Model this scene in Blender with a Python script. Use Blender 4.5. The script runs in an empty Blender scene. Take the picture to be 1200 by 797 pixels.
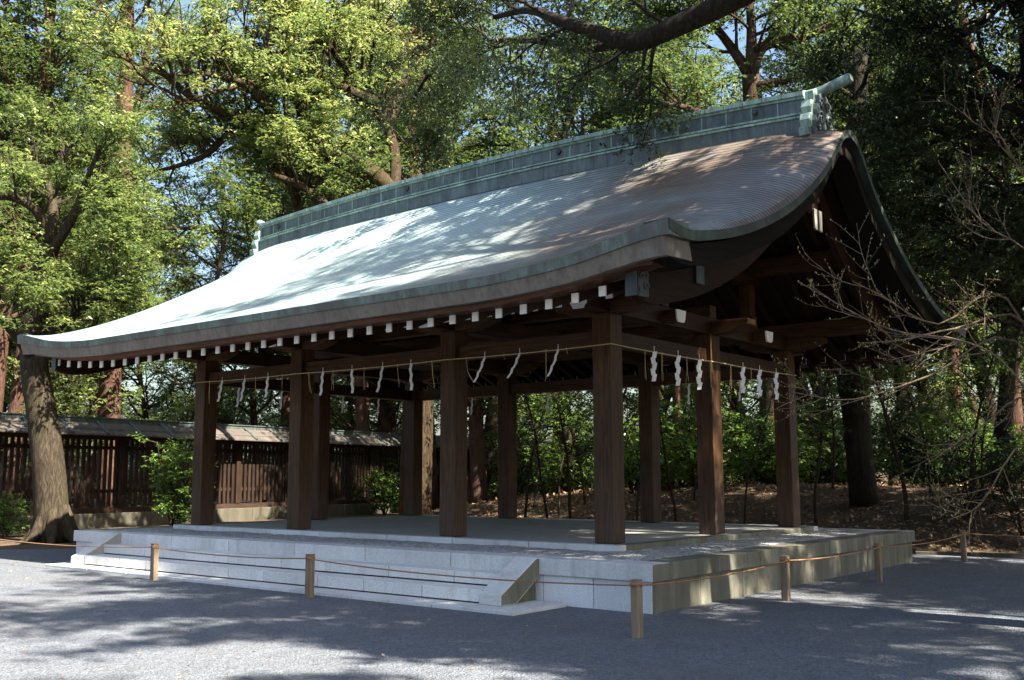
import bpy, bmesh, math, random
import numpy as np
from mathutils import Vector, Matrix

# ------------------------------------------------------------------ camera, sky, sun, exposure
SC = bpy.context.scene
COL = SC.collection
CAM = np.array([13.8817, -16.3244, 1.6978]); YAW, PITCH, ROLL, FPX = 0.6786, 0.1304, -0.0029, 1211.96
_cy, _sy, _cp, _sp, _cr, _sr = math.cos(YAW), math.sin(YAW), math.cos(PITCH), math.sin(PITCH), math.cos(ROLL), math.sin(ROLL)
_F = np.array([-_sy*_cp, _cy*_cp, _sp]); _R0 = np.array([_cy, _sy, 0.0]); _U0 = np.array([_sy*_sp, -_cy*_sp, _cp])
_R = _cr*_R0 + _sr*_U0; _U = -_sr*_R0 + _cr*_U0
cam_d = bpy.data.cameras.new('camera'); cam = bpy.data.objects.new('camera', cam_d); COL.objects.link(cam)
cam_d.sensor_width = 36.0; cam_d.lens = FPX/1200*36.0; cam_d.clip_start = 0.05; cam_d.clip_end = 2000
cam.matrix_world = Matrix(((_R[0], _U[0], -_F[0], CAM[0]), (_R[1], _U[1], -_F[1], CAM[1]), (_R[2], _U[2], -_F[2], CAM[2]), (0, 0, 0, 1)))
SC.camera = cam

SUN_EL, SUN_AZ = math.radians(47), math.radians(-2)          # azimuth measured from +X towards +Y
sd = Vector((math.cos(SUN_EL)*math.cos(SUN_AZ), math.cos(SUN_EL)*math.sin(SUN_AZ), math.sin(SUN_EL)))
W = bpy.data.worlds.new('World'); SC.world = W; W.use_nodes = True
nt = W.node_tree; bg = nt.nodes['Background']
sky = nt.nodes.new('ShaderNodeTexSky'); sky.sky_type = 'NISHITA'; sky.sun_disc = False
sky.sun_elevation = SUN_EL; sky.sun_rotation = math.radians(90) - SUN_AZ
sky.air_density = 1.3; sky.dust_density = 3.0; sky.ozone_density = 3.5
nt.links.new(sky.outputs[0], bg.inputs[0]); bg.inputs[1].default_value = 0.051
sl = bpy.data.lights.new('sun', 'SUN'); sl.energy = 5.0; sl.angle = math.radians(0.53); sl.color = (1.0, 0.93, 0.80)
so = bpy.data.objects.new('sun', sl); COL.objects.link(so); so.rotation_euler = sd.to_track_quat('Z', 'Y').to_euler()
so.location = (40, 0, 45)
SC.view_settings.view_transform = 'Standard'; SC.view_settings.look = 'None'
SC.view_settings.exposure = 2.6; SC.view_settings.gamma = 1.0
SC.render.engine = 'CYCLES'
SC.cycles.max_bounces = 6; SC.cycles.diffuse_bounces = 4; SC.cycles.glossy_bounces = 2; SC.cycles.transmission_bounces = 3
SC.cycles.caustics_reflective = False; SC.cycles.caustics_refractive = False

def at(u, v, D):
    """world point D metres ahead of the camera (level distance) seen at photo pixel u, v"""
    r3, u3 = (u-600)/FPX, -(v-398.5)/FPX
    r, u2 = r3*_cr-u3*_sr, r3*_sr+u3*_cr
    fw, up = _cp-u2*_sp, _sp+u2*_cp
    d = np.array([r*_cy-fw*_sy, r*_sy+fw*_cy, up])/fw
    return CAM + d*D

# ------------------------------------------------------------------ materials
def new_mat(name):
    m = bpy.data.materials.new(name); m.use_nodes = True
    n = m.node_tree.nodes; return m, n, m.node_tree.links, n['Principled BSDF']
def coords(n, l, scale=(1, 1, 1)):
    tc = n.new('ShaderNodeTexCoord'); mp = n.new('ShaderNodeMapping'); mp.inputs['Scale'].default_value = scale
    l.new(tc.outputs['Object'], mp.inputs['Vector']); return mp.outputs['Vector']
def noise(n, l, vec, scale, detail=6, rough=0.6, dist=0.0):
    t = n.new('ShaderNodeTexNoise'); t.inputs['Scale'].default_value = scale; t.inputs['Detail'].default_value = detail
    t.inputs['Roughness'].default_value = rough; t.inputs['Distortion'].default_value = dist
    l.new(vec, t.inputs['Vector']); return t.outputs['Fac']
def ramp(n, l, fac, stops):
    r = n.new('ShaderNodeValToRGB'); e = r.color_ramp.elements
    while len(e) < len(stops): e.new(0.5)
    for i, (p, c) in enumerate(stops):
        e[i].position = p; e[i].color = (c[0], c[1], c[2], 1) if not isinstance(c, (int, float)) else (c, c, c, 1)
    l.new(fac, r.inputs['Fac']); return r.outputs['Color']
def mix(n, l, fac, a, b, mode='MIX'):
    x = n.new('ShaderNodeMix'); x.data_type = 'RGBA'; x.blend_type = mode
    for s, v in ((x.inputs[0], fac), (x.inputs[6], a), (x.inputs[7], b)):
        if isinstance(v, (int, float)): s.default_value = v
        elif isinstance(v, tuple): s.default_value = (*v, 1)
        else: l.new(v, s)
    return x.outputs[2]
def per_piece(n, l, c, lo, hi):
    g = n.new('ShaderNodeNewGeometry')
    return mix(n, l, 1.0, c, ramp(n, l, g.outputs['Random Per Island'], [(0.0, lo), (1.0, hi)]), 'MULTIPLY')
def bump(n, l, h, strength=0.4, dist=0.01, nrm=None):
    b = n.new('ShaderNodeBump'); b.inputs['Strength'].default_value = strength; b.inputs['Distance'].default_value = dist
    l.new(h, b.inputs['Height'])
    if nrm is not None: l.new(nrm, b.inputs['Normal'])
    return b.outputs['Normal']

def wood(name, axis, dark, light, rough=0.5, weather=None, spec=0.16):
    m, n, l, p = new_mat(name)
    s = [9, 9, 9]; s['xyz'.index(axis)] = 0.55
    v = coords(n, l, tuple(s))
    g = noise(n, l, v, 3.0, 8, 0.65, 0.6)
    c = ramp(n, l, g, [(0.36, dark), (0.64, light)])
    big = noise(n, l, coords(n, l, (1, 1, 1)), 0.9, 4, 0.6)
    c = mix(n, l, ramp(n, l, big, [(0.35, 0.0), (0.75, 0.55)]), c, tuple(x*0.55 for x in dark), 'MIX')
    if weather is not None:                                    # silvery weathering at the foot of posts
        tc = n.new('ShaderNodeTexCoord'); sx = n.new('ShaderNodeSeparateXYZ'); l.new(tc.outputs['Object'], sx.inputs[0])
        mr = n.new('ShaderNodeMapRange'); mr.inputs['From Min'].default_value = 1.9; mr.inputs['From Max'].default_value = 0.7
        l.new(sx.outputs['Z'], mr.inputs['Value'])
        st = noise(n, l, coords(n, l, (14, 14, 0.7)), 2.0, 5, 0.6)
        ml = n.new('ShaderNodeMath'); ml.operation = 'MULTIPLY'; l.new(mr.outputs[0], ml.inputs[0])
        l.new(ramp(n, l, st, [(0.35, 0.1), (0.62, 0.9)]), ml.inputs[1])
        c = mix(n, l, ml.outputs[0], c, weather)
    c = per_piece(n, l, c, 0.75, 1.2)
    l.new(c, p.inputs['Base Color']); p.inputs['Roughness'].default_value = rough; p.inputs['Specular IOR Level'].default_value = spec
    l.new(bump(n, l, g, 0.35, 0.006), p.inputs['Normal'])
    return m

WD, WL = (0.028, 0.012, 0.005), (0.10, 0.048, 0.019)
WZ = wood('post_timber', 'z', WD, WL, 0.5, (0.085, 0.058, 0.048))
WX = wood('beam_timber_long', 'x', WD, WL)
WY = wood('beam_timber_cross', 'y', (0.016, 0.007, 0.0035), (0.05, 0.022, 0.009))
WRED = wood('eave_board_timber', 'x', (0.045, 0.016, 0.008), (0.115, 0.045, 0.021))
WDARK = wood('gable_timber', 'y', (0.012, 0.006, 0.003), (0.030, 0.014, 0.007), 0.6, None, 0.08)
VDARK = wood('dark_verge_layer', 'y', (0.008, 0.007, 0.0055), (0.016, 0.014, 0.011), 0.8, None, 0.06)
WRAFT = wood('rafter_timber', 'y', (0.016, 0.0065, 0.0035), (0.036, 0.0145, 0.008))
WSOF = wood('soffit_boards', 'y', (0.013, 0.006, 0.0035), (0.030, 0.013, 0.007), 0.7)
WFEN = wood('fence_timber', 'z', (0.014, 0.0078, 0.005), (0.040, 0.022, 0.0145), 0.65)
WFENX = wood('fence_rail_timber', 'x', (0.02, 0.012, 0.008), (0.05, 0.029, 0.019), 0.65)
WPOST = wood('rope_post_timber', 'z', (0.17, 0.12, 0.08), (0.33, 0.25, 0.17), 0.7)

def stone(name, base, stain, amount, grain=60.0, streak=True):
    m, n, l, p = new_mat(name)
    v = coords(n, l)
    sp = noise(n, l, v, grain, 3, 0.7)
    c = ramp(n, l, sp, [(0.3, tuple(x*0.72 for x in base)), (0.5, base), (0.72, tuple(min(1, x*1.18) for x in base))])
    b1 = noise(n, l, coords(n, l, (3.5, 3.5, 0.45) if streak else (1, 1, 1)), 1.1, 6, 0.68, 0.4)
    c = mix(n, l, ramp(n, l, b1, [(0.62-amount, 0.0), (0.98-amount, 0.9)]), c, stain)
    b2 = noise(n, l, v, 0.8, 5, 0.6)
    c = mix(n, l, ramp(n, l, b2, [(0.4, 0.0), (0.75, 0.45)]), c, tuple(x*0.58 for x in base))
    b4 = noise(n, l, coords(n, l, (9, 9, 1.2)), 1.7, 5, 0.7, 0.3)
    c = mix(n, l, ramp(n, l, b4, [(0.56, 0.0), (0.74, 0.35)]), c, stain)
    c = per_piece(n, l, c, 0.84, 1.06)
    l.new(c, p.inputs['Base Color']); p.inputs['Roughness'].default_value = 0.8
    l.new(bump(n, l, sp, 0.25, 0.004), p.inputs['Normal'])
    return m
ST_STEP = stone('granite_steps', (0.68, 0.67, 0.65), (0.40, 0.37, 0.28), 0.08)
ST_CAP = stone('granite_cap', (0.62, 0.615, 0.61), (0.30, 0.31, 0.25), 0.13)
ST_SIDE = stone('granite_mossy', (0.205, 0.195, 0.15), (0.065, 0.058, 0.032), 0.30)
ST_BASE = stone('granite_base', (0.64, 0.64, 0.66), (0.42, 0.42, 0.40), 0.02)
ST_CHEEK = stone('granite_cheek', (0.56, 0.55, 0.54), (0.22, 0.20, 0.11), 0.10)
ST_FLOOR = stone('floor_paving', (0.34, 0.33, 0.31), (0.24, 0.23, 0.2), 0.1, 40, False)
ST_FBASE = stone('fence_base_stone', (0.085, 0.075, 0.05), (0.035, 0.03, 0.018), 0.22, 20)

def gravel(name, base, grain, warm):
    m, n, l, p = new_mat(name)
    v = coords(n, l)
    vo = n.new('ShaderNodeTexVoronoi'); vo.inputs['Scale'].default_value = grain; l.new(v, vo.inputs['Vector'])
    vo2 = n.new('ShaderNodeTexVoronoi'); vo2.inputs['Scale'].default_value = grain*0.43; l.new(v, vo2.inputs['Vector'])
    sx = n.new('ShaderNodeSeparateColor'); l.new(vo.outputs['Color'], sx.inputs[0])
    c = ramp(n, l, sx.outputs[0], [(0.0, tuple(x*0.55 for x in base)), (0.55, base), (1.0, tuple(min(1, x*1.5) for x in base))])
    sx2 = n.new('ShaderNodeSeparateColor'); l.new(vo2.outputs['Color'], sx2.inputs[0])
    c = mix(n, l, ramp(n, l, sx2.outputs[1], [(0.80, 0.0), (0.95, 0.55)]), c, tuple(x*0.3 for x in base))
    b = noise(n, l, v, 0.35, 6, 0.65)
    c = mix(n, l, ramp(n, l, b, [(0.42, 0.0), (0.72, 0.6)]), c, warm)
    b3 = noise(n, l, coords(n, l, (1.6, 0.7, 1)), 1.3, 6, 0.7, 1.0)
    c = mix(n, l, ramp(n, l, b3, [(0.48, 0.0), (0.70, 0.45)]), c, tuple(x*0.55 for x in base))
    l.new(c, p.inputs['Base Color']); p.inputs['Roughness'].default_value = 0.85
    h = n.new('ShaderNodeMath'); h.operation = 'ADD'; l.new(vo.outputs['Distance'], h.inputs[0]); l.new(vo2.outputs['Distance'], h.inputs[1])
    w1 = noise(n, l, v, 2.3, 4, 0.6, 0.5)
    l.new(bump(n, l, h.outputs[0], 0.9, 0.02, bump(n, l, w1, 0.55, 0.10)), p.inputs['Normal'])
    return m
GRAVEL = gravel('grey_gravel', (0.118, 0.128, 0.148), 64, (0.105, 0.10, 0.098))
GRAVEL2 = gravel('bed_gravel', (0.40, 0.39, 0.38), 36, (0.22, 0.21, 0.2))

def soil_mat():
    m, n, l, p = new_mat('forest_soil')
    v = coords(n, l)
    a = noise(n, l, v, 1.2, 8, 0.7); b = noise(n, l, v, 14, 5, 0.7)
    c = ramp(n, l, a, [(0.3, (0.03, 0.018, 0.010)), (0.55, (0.085, 0.05, 0.026)), (0.75, (0.16, 0.10, 0.055))])
    c = mix(n, l, 0.6, c, ramp(n, l, b, [(0.35, (0.25, 0.25, 0.25)), (0.7, (1.3, 1.2, 1.0))]), 'MULTIPLY')
    l.new(c, p.inputs['Base Color']); p.inputs['Roughness'].default_value = 0.95
    l.new(bump(n, l, b, 0.8, 0.05), p.inputs['Normal'])
    return m
SOIL = soil_mat()

def copper_roof():
    m, n, l, p = new_mat('weathered_copper_sheet')
    v = coords(n, l, (0.55, 6, 6))
    a = noise(n, l, v, 2.4, 7, 0.65, 0.5)
    big = noise(n, l, coords(n, l, (0.35, 0.5, 0.5)), 1.0, 5, 0.6)
    c = ramp(n, l, a, [(0.28, (0.085, 0.060, 0.044)), (0.5, (0.135, 0.099, 0.074)), (0.72, (0.20, 0.155, 0.12))])
    c = mix(n, l, ramp(n, l, big, [(0.45, 0.0), (0.7, 0.5)]), c, (0.22, 0.23, 0.215))
    # verdigris with sky reflection painted in; browner sheets towards the right gable
    tc2 = n.new('ShaderNodeTexCoord'); sp = n.new('ShaderNodeSeparateXYZ'); l.new(tc2.outputs['Object'], sp.inputs[0])
    mr = n.new('ShaderNodeMapRange'); mr.inputs['From Min'].default_value = 5.4; mr.inputs['From Max'].default_value = 0.8; l.new(sp.outputs['X'], mr.inputs['Value'])
    mm = n.new('ShaderNodeMath'); mm.operation = 'MULTIPLY_ADD'; l.new(big, mm.inputs[0]); mm.inputs[1].default_value = 1.2; mm.inputs[2].default_value = -0.6
    ma = n.new('ShaderNodeMath'); ma.operation = 'ADD'; ma.use_clamp = True; l.new(mm.outputs[0], ma.inputs[0]); l.new(mr.outputs[0], ma.inputs[1])
    c = mix(n, l, ma.outputs[0], c, ramp(n, l, a, [(0.28, (0.25, 0.35, 0.37)), (0.5, (0.35, 0.46, 0.48)), (0.72, (0.46, 0.55, 0.56))]))
    # separate sheets along each course
    br = n.new('ShaderNodeTexVoronoi'); br.inputs['Scale'].default_value = 1.0
    l.new(coords(n, l, (1.1, 9, 9)), br.inputs['Vector'])
    sx = n.new('ShaderNodeSeparateColor'); l.new(br.outputs['Color'], sx.inputs[0])
    c = mix(n, l, 0.5, c, ramp(n, l, sx.outputs[0], [(0.0, 0.84), (1.0, 1.08)]), 'MULTIPLY')
    l.new(c, p.inputs['Base Color']); p.inputs['Metallic'].default_value = 0.1; p.inputs['Specular IOR Level'].default_value = 0.38
    l.new(ramp(n, l, a, [(0.3, 0.42), (0.7, 0.28)]), p.inputs['Roughness'])
    l.new(bump(n, l, a, 0.12, 0.01), p.inputs['Normal'])
    return m
COPPER = copper_roof()

def patina(name, green, dark, bias, rough=0.55, met=0.25):
    m, n, l, p = new_mat(name)
    a = noise(n, l, coords(n, l, (1.2, 1.2, 0.5)), 3.0, 8, 0.72, 0.5)
    b = noise(n, l, coords(n, l, (16, 16, 0.8)), 1.0, 4, 0.6)
    c = ramp(n, l, a, [(0.30+bias, dark), (0.58+bias, green), (0.85, tuple(min(1, x*1.25) for x in green))])
    c = mix(n, l, ramp(n, l, b, [(0.48, 0.0), (0.66, 0.75)]), c, dark)
    l.new(c, p.inputs['Base Color']); p.inputs['Metallic'].default_value = met; p.inputs['Roughness'].default_value = rough
    l.new(bump(n, l, a, 0.15, 0.01), p.inputs['Normal'])
    return m
PAT_RIDGE = patina('green_patina_ridge', (0.25, 0.36, 0.315), (0.085, 0.115, 0.11), -0.03)
PAT_BODY = patina('dark_patina_ridge', (0.115, 0.15, 0.15), (0.045, 0.055, 0.062), 0.03)
PAT_EDGE = patina('patina_edge', (0.14, 0.22, 0.19), (0.07, 0.07, 0.063), 0.13)
PAT_VERGE = patina('patina_verge', (0.05, 0.078, 0.062), (0.018, 0.02, 0.016), 0.07)
BARK = patina('eave_grey_layers', (0.165, 0.145, 0.12), (0.095, 0.08, 0.065), 0.0, 0.8, 0.0)
METAL = patina('dark_fitting_metal', (0.065, 0.08, 0.085), (0.03, 0.036, 0.04), 0.02, 0.55, 0.5)

def plain(name, c, rough=0.7, var=0.25, scale=8.0):
    m, n, l, p = new_mat(name)
    a = noise(n, l, coords(n, l), scale, 5, 0.65)
    l.new(ramp(n, l, a, [(0.3, tuple(x*(1-var) for x in c)), (0.7, tuple(min(1, x*(1+var*0.5)) for x in c))]), p.inputs['Base Color'])
    p.inputs['Roughness'].default_value = rough
    return m
ST_MOSS = stone('granite_dark_moss', (0.17, 0.165, 0.11), (0.06, 0.058, 0.026), 0.35)
ST_DULL = stone('granite_dull', (0.34, 0.33, 0.30), (0.22, 0.20, 0.15), 0.15)
JOINT = plain('joint_dirt', (0.06, 0.055, 0.045), 0.95)
WHITE = plain('white_painted_end', (0.78, 0.77, 0.74), 0.6, 0.12)
AGED = plain('aged_white_paint', (0.25, 0.23, 0.19), 0.7, 0.3)
PAPER = plain('white_paper', (0.82, 0.82, 0.84), 0.8, 0.04)
STRAW = plain('straw', (0.50, 0.40, 0.20), 0.85, 0.3, 30)
ROPE = plain('brown_rope', (0.26, 0.13, 0.06), 0.85, 0.35, 40)

def bark(name, a, b, sc=1.0):
    m, n, l, p = new_mat(name)
    v = coords(n, l, (7*sc, 7*sc, 1.5*sc))
    f = noise(n, l, v, 2.2, 8, 0.7, 0.8); g = noise(n, l, coords(n, l), 1.1, 4, 0.6)
    c = ramp(n, l, f, [(0.32, tuple(x*0.4 for x in a)), (0.5, a), (0.72, b)])
    c = mix(n, l, ramp(n, l, g, [(0.5, 0.0), (0.75, 0.5)]), c, (b[0]*0.8, b[1]*0.95, b[2]*0.7))
    l.new(c, p.inputs['Base Color']); p.inputs['Roughness'].default_value = 0.9; p.inputs['Specular IOR Level'].default_value = 0.12
    l.new(bump(n, l, f, 0.9, 0.04), p.inputs['Normal'])
    return m
BK_GREY = bark('grey_brown_bark', (0.032, 0.024, 0.016), (0.078, 0.062, 0.042))
BK_RED = bark('reddish_bark', (0.058, 0.03, 0.021), (0.125, 0.07, 0.05))
BK_DARK = bark('dark_bark', (0.017, 0.0125, 0.009), (0.042, 0.032, 0.023))
BK_TAN = bark('tan_bark', (0.034, 0.022, 0.0135), (0.085, 0.058, 0.037))
BK_TWIG = bark('pale_twig_bark', (0.17, 0.12, 0.08), (0.28, 0.205, 0.14))

def leafmat(name, stops, trans=0.45, rough=0.42):
    m, n, l, p = new_mat(name)
    at_ = n.new('ShaderNodeAttribute'); at_.attribute_name = 'tint'
    c = ramp(n, l, at_.outputs['Fac'], stops)
    l.new(c, p.inputs['Base Color']); p.inputs['Roughness'].default_value = rough
    tr = n.new('ShaderNodeBsdfTranslucent')
    hs = n.new('ShaderNodeHueSaturation'); hs.inputs['Hue'].default_value = 0.485; hs.inputs['Saturation'].default_value = 1.0; hs.inputs['Value'].default_value = 1.8
    l.new(c, hs.inputs['Color']); l.new(hs.outputs[0], tr.inputs['Color'])
    ms = n.new('ShaderNodeMixShader'); ms.inputs[0].default_value = trans
    l.new(p.outputs[0], ms.inputs[1]); l.new(tr.outputs[0], ms.inputs[2])
    l.new(ms.outputs[0], n['Material Output'].inputs['Surface'])
    return m
LF_CAMPHOR = leafmat('camphor_leaves', [(0, (0.026, 0.052, 0.014)), (0.45, (0.105, 0.148, 0.040)), (0.8, (0.24, 0.27, 0.09)), (1, (0.34, 0.30, 0.14))])
LF_MID = leafmat('evergreen_leaves', [(0, (0.022, 0.044, 0.013)), (0.5, (0.065, 0.10, 0.027)), (0.9, (0.135, 0.17, 0.045)), (1, (0.17, 0.16, 0.05))])
LF_DARK = leafmat('dark_oak_leaves', [(0, (0.012, 0.022, 0.007)), (0.6, (0.023, 0.040, 0.010)), (0.95, (0.045, 0.065, 0.015)), (1, (0.07, 0.066, 0.024))], 0.2)
LF_BUSH = leafmat('shrub_leaves', [(0, (0.04, 0.085, 0.015)), (0.6, (0.095, 0.17, 0.03)), (1, (0.19, 0.26, 0.05))], 0.35, 0.35)
LF_LITTER = leafmat('fallen_leaves', [(0, (0.10, 0.045, 0.02)), (0.5, (0.22, 0.12, 0.055)), (0.85, (0.34, 0.22, 0.11)), (1, (0.40, 0.32, 0.19))], 0.1, 0.6)
LF_BUD = leafmat('young_buds', [(0, (0.20, 0.22, 0.05)), (0.7, (0.32, 0.32, 0.09)), (1, (0.42, 0.16, 0.08))], 0.3)

# ------------------------------------------------------------------ mesh helpers
class MB:
    def __init__(s): s.v = []; s.f = []
    def add(s, vs, fs):
        o = len(s.v); s.v += [tuple(map(float, q)) for q in vs]; s.f += [tuple(i+o for i in f) for f in fs]; return s
    def box(s, x0, x1, y0, y1, z0, z1):
        return s.add([(x0,y0,z0),(x1,y0,z0),(x1,y1,z0),(x0,y1,z0),(x0,y0,z1),(x1,y0,z1),(x1,y1,z1),(x0,y1,z1)],
                     [(0,3,2,1),(4,5,6,7),(0,1,5,4),(1,2,6,5),(2,3,7,6),(3,0,4,7)])
    def prism(s, prof, axis, a, b):
        """profile of 2D points extruded along axis from a to b; the two other axes in order"""
        def mk(p, t):
            q = list(p); q.insert('xyz'.index(axis), t); return q
        n = len(prof)
        return s.add([mk(p, a) for p in prof]+[mk(p, b) for p in prof],
              [tuple(range(n))[::-1], tuple(range(n, 2*n))]+[(i, (i+1) % n, n+(i+1) % n, n+i) for i in range(n)])
    def loft(s, rings, closed=True, caps=True):
        n = len(rings[0]); vs = [p for r in rings for p in r]; fs = []
        for k in range(len(rings)-1):
            for i in range(n if closed else n-1):
                j = (i+1) % n; fs.append((k*n+i, k*n+j, (k+1)*n+j, (k+1)*n+i))
        if caps and closed:
            fs.append(tuple(range(n))[::-1]); m = (len(rings)-1)*n; fs.append(tuple(range(m, m+n)))
        return s.add(vs, fs)
    def tube(s, pts, radii, n=8, caps=True):
        pts = [np.array(p, float) for p in pts]
        if isinstance(radii, (int, float)): radii = [radii]*len(pts)
        rings = []; ref = None
        for i, p in enumerate(pts):
            t = pts[min(i+1, len(pts)-1)]-pts[max(i-1, 0)]; t = t/(np.linalg.norm(t)+1e-9)
            if ref is None:
                ref = np.array([0, 0, 1.0]) if abs(t[2]) < 0.9 else np.array([1.0, 0, 0])
            a = np.cross(t, ref); a /= np.linalg.norm(a)+1e-9; b = np.cross(a, t); ref = b
            rings.append([p+radii[i]*(math.cos(2*math.pi*k/n)*a+math.sin(2*math.pi*k/n)*b) for k in range(n)])
        return s.loft(rings, True, caps)
    def obj(s, name, mat, parent=None, bevel=0.0, smooth=False):
        me = bpy.data.meshes.new(name); me.from_pydata(s.v, [], s.f); me.update()
        bm = bmesh.new(); bm.from_mesh(me); bmesh.ops.recalc_face_normals(bm, faces=bm.faces); bm.to_mesh(me); bm.free()
        return link(name, me, mat, parent, bevel, smooth)
def link(name, me, mat, parent=None, bevel=0.0, smooth=False):
    if mat: me.materials.append(mat)
    if smooth: me.polygons.foreach_set('use_smooth', [True]*len(me.polygons))
    o = bpy.data.objects.new(name, me); COL.objects.link(o)
    if parent is not None:
        o.parent = parent
        if parent.parent is None: o.matrix_parent_inverse = Matrix.Translation(-Vector(parent.location))   # parts sit at identity, so sub-parts need none
    if bevel:
        b = o.modifiers.new('soft_edges', 'BEVEL'); b.width = bevel; b.segments = 2; b.limit_method = 'ANGLE'; b.angle_limit = math.radians(40)
    return o
def tag(o, label, cat=None, group=None, kind=None):
    if label: o['label'] = label
    if cat: o['category'] = cat
    if group: o['group'] = group
    if kind: o['kind'] = kind
    return o
def thing(name, label, cat, loc=(0, 0, 0), group=None):
    o = bpy.data.objects.new(name, None); COL.objects.link(o); o.location = loc; o.empty_display_size = 0.3
    return tag(o, label, cat, group)
def copy_tree(o, parent=None):
    c = o.copy(); COL.objects.link(c)
    if parent is not None: c.parent = parent
    for ch in list(o.children): copy_tree(ch, c)
    return c
def smoothstep(a, b, x):
    t = np.clip((np.asarray(x, float)-a)/(b-a), 0, 1); return t*t*(3-2*t)

# ------------------------------------------------------------------ ground
def vnoise(x, y, s, seed=0):
    rs = np.random.RandomState(seed); tab = rs.rand(64, 64)
    x = np.asarray(x, float)/s; y = np.asarray(y, float)/s
    xi = np.floor(x).astype(int); yi = np.floor(y).astype(int); fx = x-xi; fy = y-yi
    fx = fx*fx*(3-2*fx); fy = fy*fy*(3-2*fy); g = lambda i, j: tab[i % 64, j % 64]
    return (g(xi, yi)*(1-fx)+g(xi+1, yi)*fx)*(1-fy)+(g(xi, yi+1)*(1-fx)+g(xi+1, yi+1)*fx)*fy
def terrain(x, y):
    x = np.asarray(x, float); y = np.asarray(y, float)
    edge = 6.95+0.30*np.clip(x-6.4, 0, 40)
    b = smoothstep(0.0, 5.5, y-edge)*smoothstep(-13.0, -6.0, x+0.22*y)
    b0 = smoothstep(0.0, 0.7, y-edge)*0.25*smoothstep(-9.0, -5.0, x)
    h = 1.0*b+b0 + b*(0.35*(vnoise(x, y, 3.1, 3)-0.5)+0.14*(vnoise(x, y, 0.9, 4)-0.5))
    h = h+smoothstep(20, 60, y)*0.8*b
    return h
def axis_grid(lo, hi, fine_lo, fine_hi, step):
    c = list(np.arange(fine_lo, fine_hi, step)); s = step; a = fine_lo
    left = []
    while a > lo: s *= 1.35; a -= s; left.append(a)
    s = step; b = fine_hi; right = []
    while b < hi: right.append(b); s *= 1.35; b += s
    return np.array(left[::-1]+c+right+[hi+50])
gx = axis_grid(-500, 500, -25, 25, 0.45); gy = axis_grid(-400, 600, 4, 34, 0.40)
X, Y = np.meshgrid(gx, gy, indexing='ij'); Z = terrain(X, Y) - 0.004
nx, ny = X.shape
me = bpy.data.meshes.new('ground')
idx = np.arange(nx*ny).reshape(nx, ny)
F = np.stack([idx[:-1, :-1], idx[1:, :-1], idx[1:, 1:], idx[:-1, 1:]], -1).reshape(-1, 4)
me.from_pydata(np.stack([X, Y, Z], -1).reshape(-1, 3).tolist(), [], F.tolist()); me.update()
tag(link('ground', me, SOIL, smooth=True), 'brown forest soil rising to a low bank behind the pavilion', kind='structure')
g = MB(); g.add([(-60, -60, 0), (60, -60, 0), (60, 22.0, 0), (6.45, 6.60, 0), (-7.2, 6.6, 0), (-9.3, -2.6, 0), (-11.2, -4.6, 0), (-60, -22, 0)], [tuple(range(8))])
tag(g.obj('gravel_court', GRAVEL), 'grey gravel court in front of and beside the stone platform', kind='structure')
kb = MB(); d0 = np.array([6.45, 6.60]); d1 = np.array([30.0, 13.9]); nn = np.array([-(d1-d0)[1], (d1-d0)[0]]); nn /= np.linalg.norm(nn)
prev = d0
for k in range(1, 17):
    q = d0+(d1-d0)*k/16; e = prev+(q-prev)*0.995
    a, b, c, d = prev, e, e+nn*0.14, prev+nn*0.14
    kb.add([(*a, -.05), (*b, -.05), (*c, -.05), (*d, -.05), (*a, .07), (*b, .07), (*c, .07), (*d, .07)],
           [(0,3,2,1),(4,5,6,7),(0,1,5,4),(1,2,6,5),(2,3,7,6),(3,0,4,7)]); prev = q
tag(kb.obj('kerb', ST_FBASE, bevel=0.012), 'low mossy stone kerb between gravel and wooded bank', kind='structure')

# ------------------------------------------------------------------ stone platform
GZ = 0.603; FZ = 0.692                                        # gravel bed level and column foot level
PX0, PX1, PY0, PY1 = -6.83, 7.06, -5.11, 4.74
CX = [-5.155, -2.0, 2.0, 5.155]; CYS = [-3.18, 0.0, 3.18]
plat = thing('stone_platform', 'raised granite platform with gravel bed carrying the wooden pavilion', 'platform', (0, 0, 0))
rng = random.Random(5)
def stones_x(mb, x0, x1, y0, y1, z0, z1, n, off=0.0, gap=0.016):
    xs = [x0+(x1-x0)*k/n for k in range(n+1)]
    for k in range(1, n): xs[k] += off+rng.uniform(-.12, .12)
    for k in range(n): mb.box(xs[k]+gap/2, xs[k+1]-gap/2, y0, y1, z0, z1)
def stones_y(mb, x0, x1, y0, y1, z0, z1, n, gap=0.006):
    ys = [y0+(y1-y0)*k/n for k in range(n+1)]
    for k in range(n): mb.box(x0, x1, ys[k]+gap/2, ys[k+1]-gap/2, z0, z1)
cz0, cz1 = 0.386, GZ
for a, b in ((PY0, PY0+.42), (PY1-.42, PY1)):
    m = MB(); stones_x(m, PX0, PX1, a, b, cz0, cz1, 8); m.obj('cap_stone', ST_CAP, plat, 0.008)
for a, b in ((PX1-.42, PX1-.002), (PX0+.002, PX0+.42)):
    m = MB(); stones_y(m, a, b, PY0+.42, PY1-.42, cz0, cz1, 7); m.obj('side_cap_stone', ST_SIDE, plat, 0.008)
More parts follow.
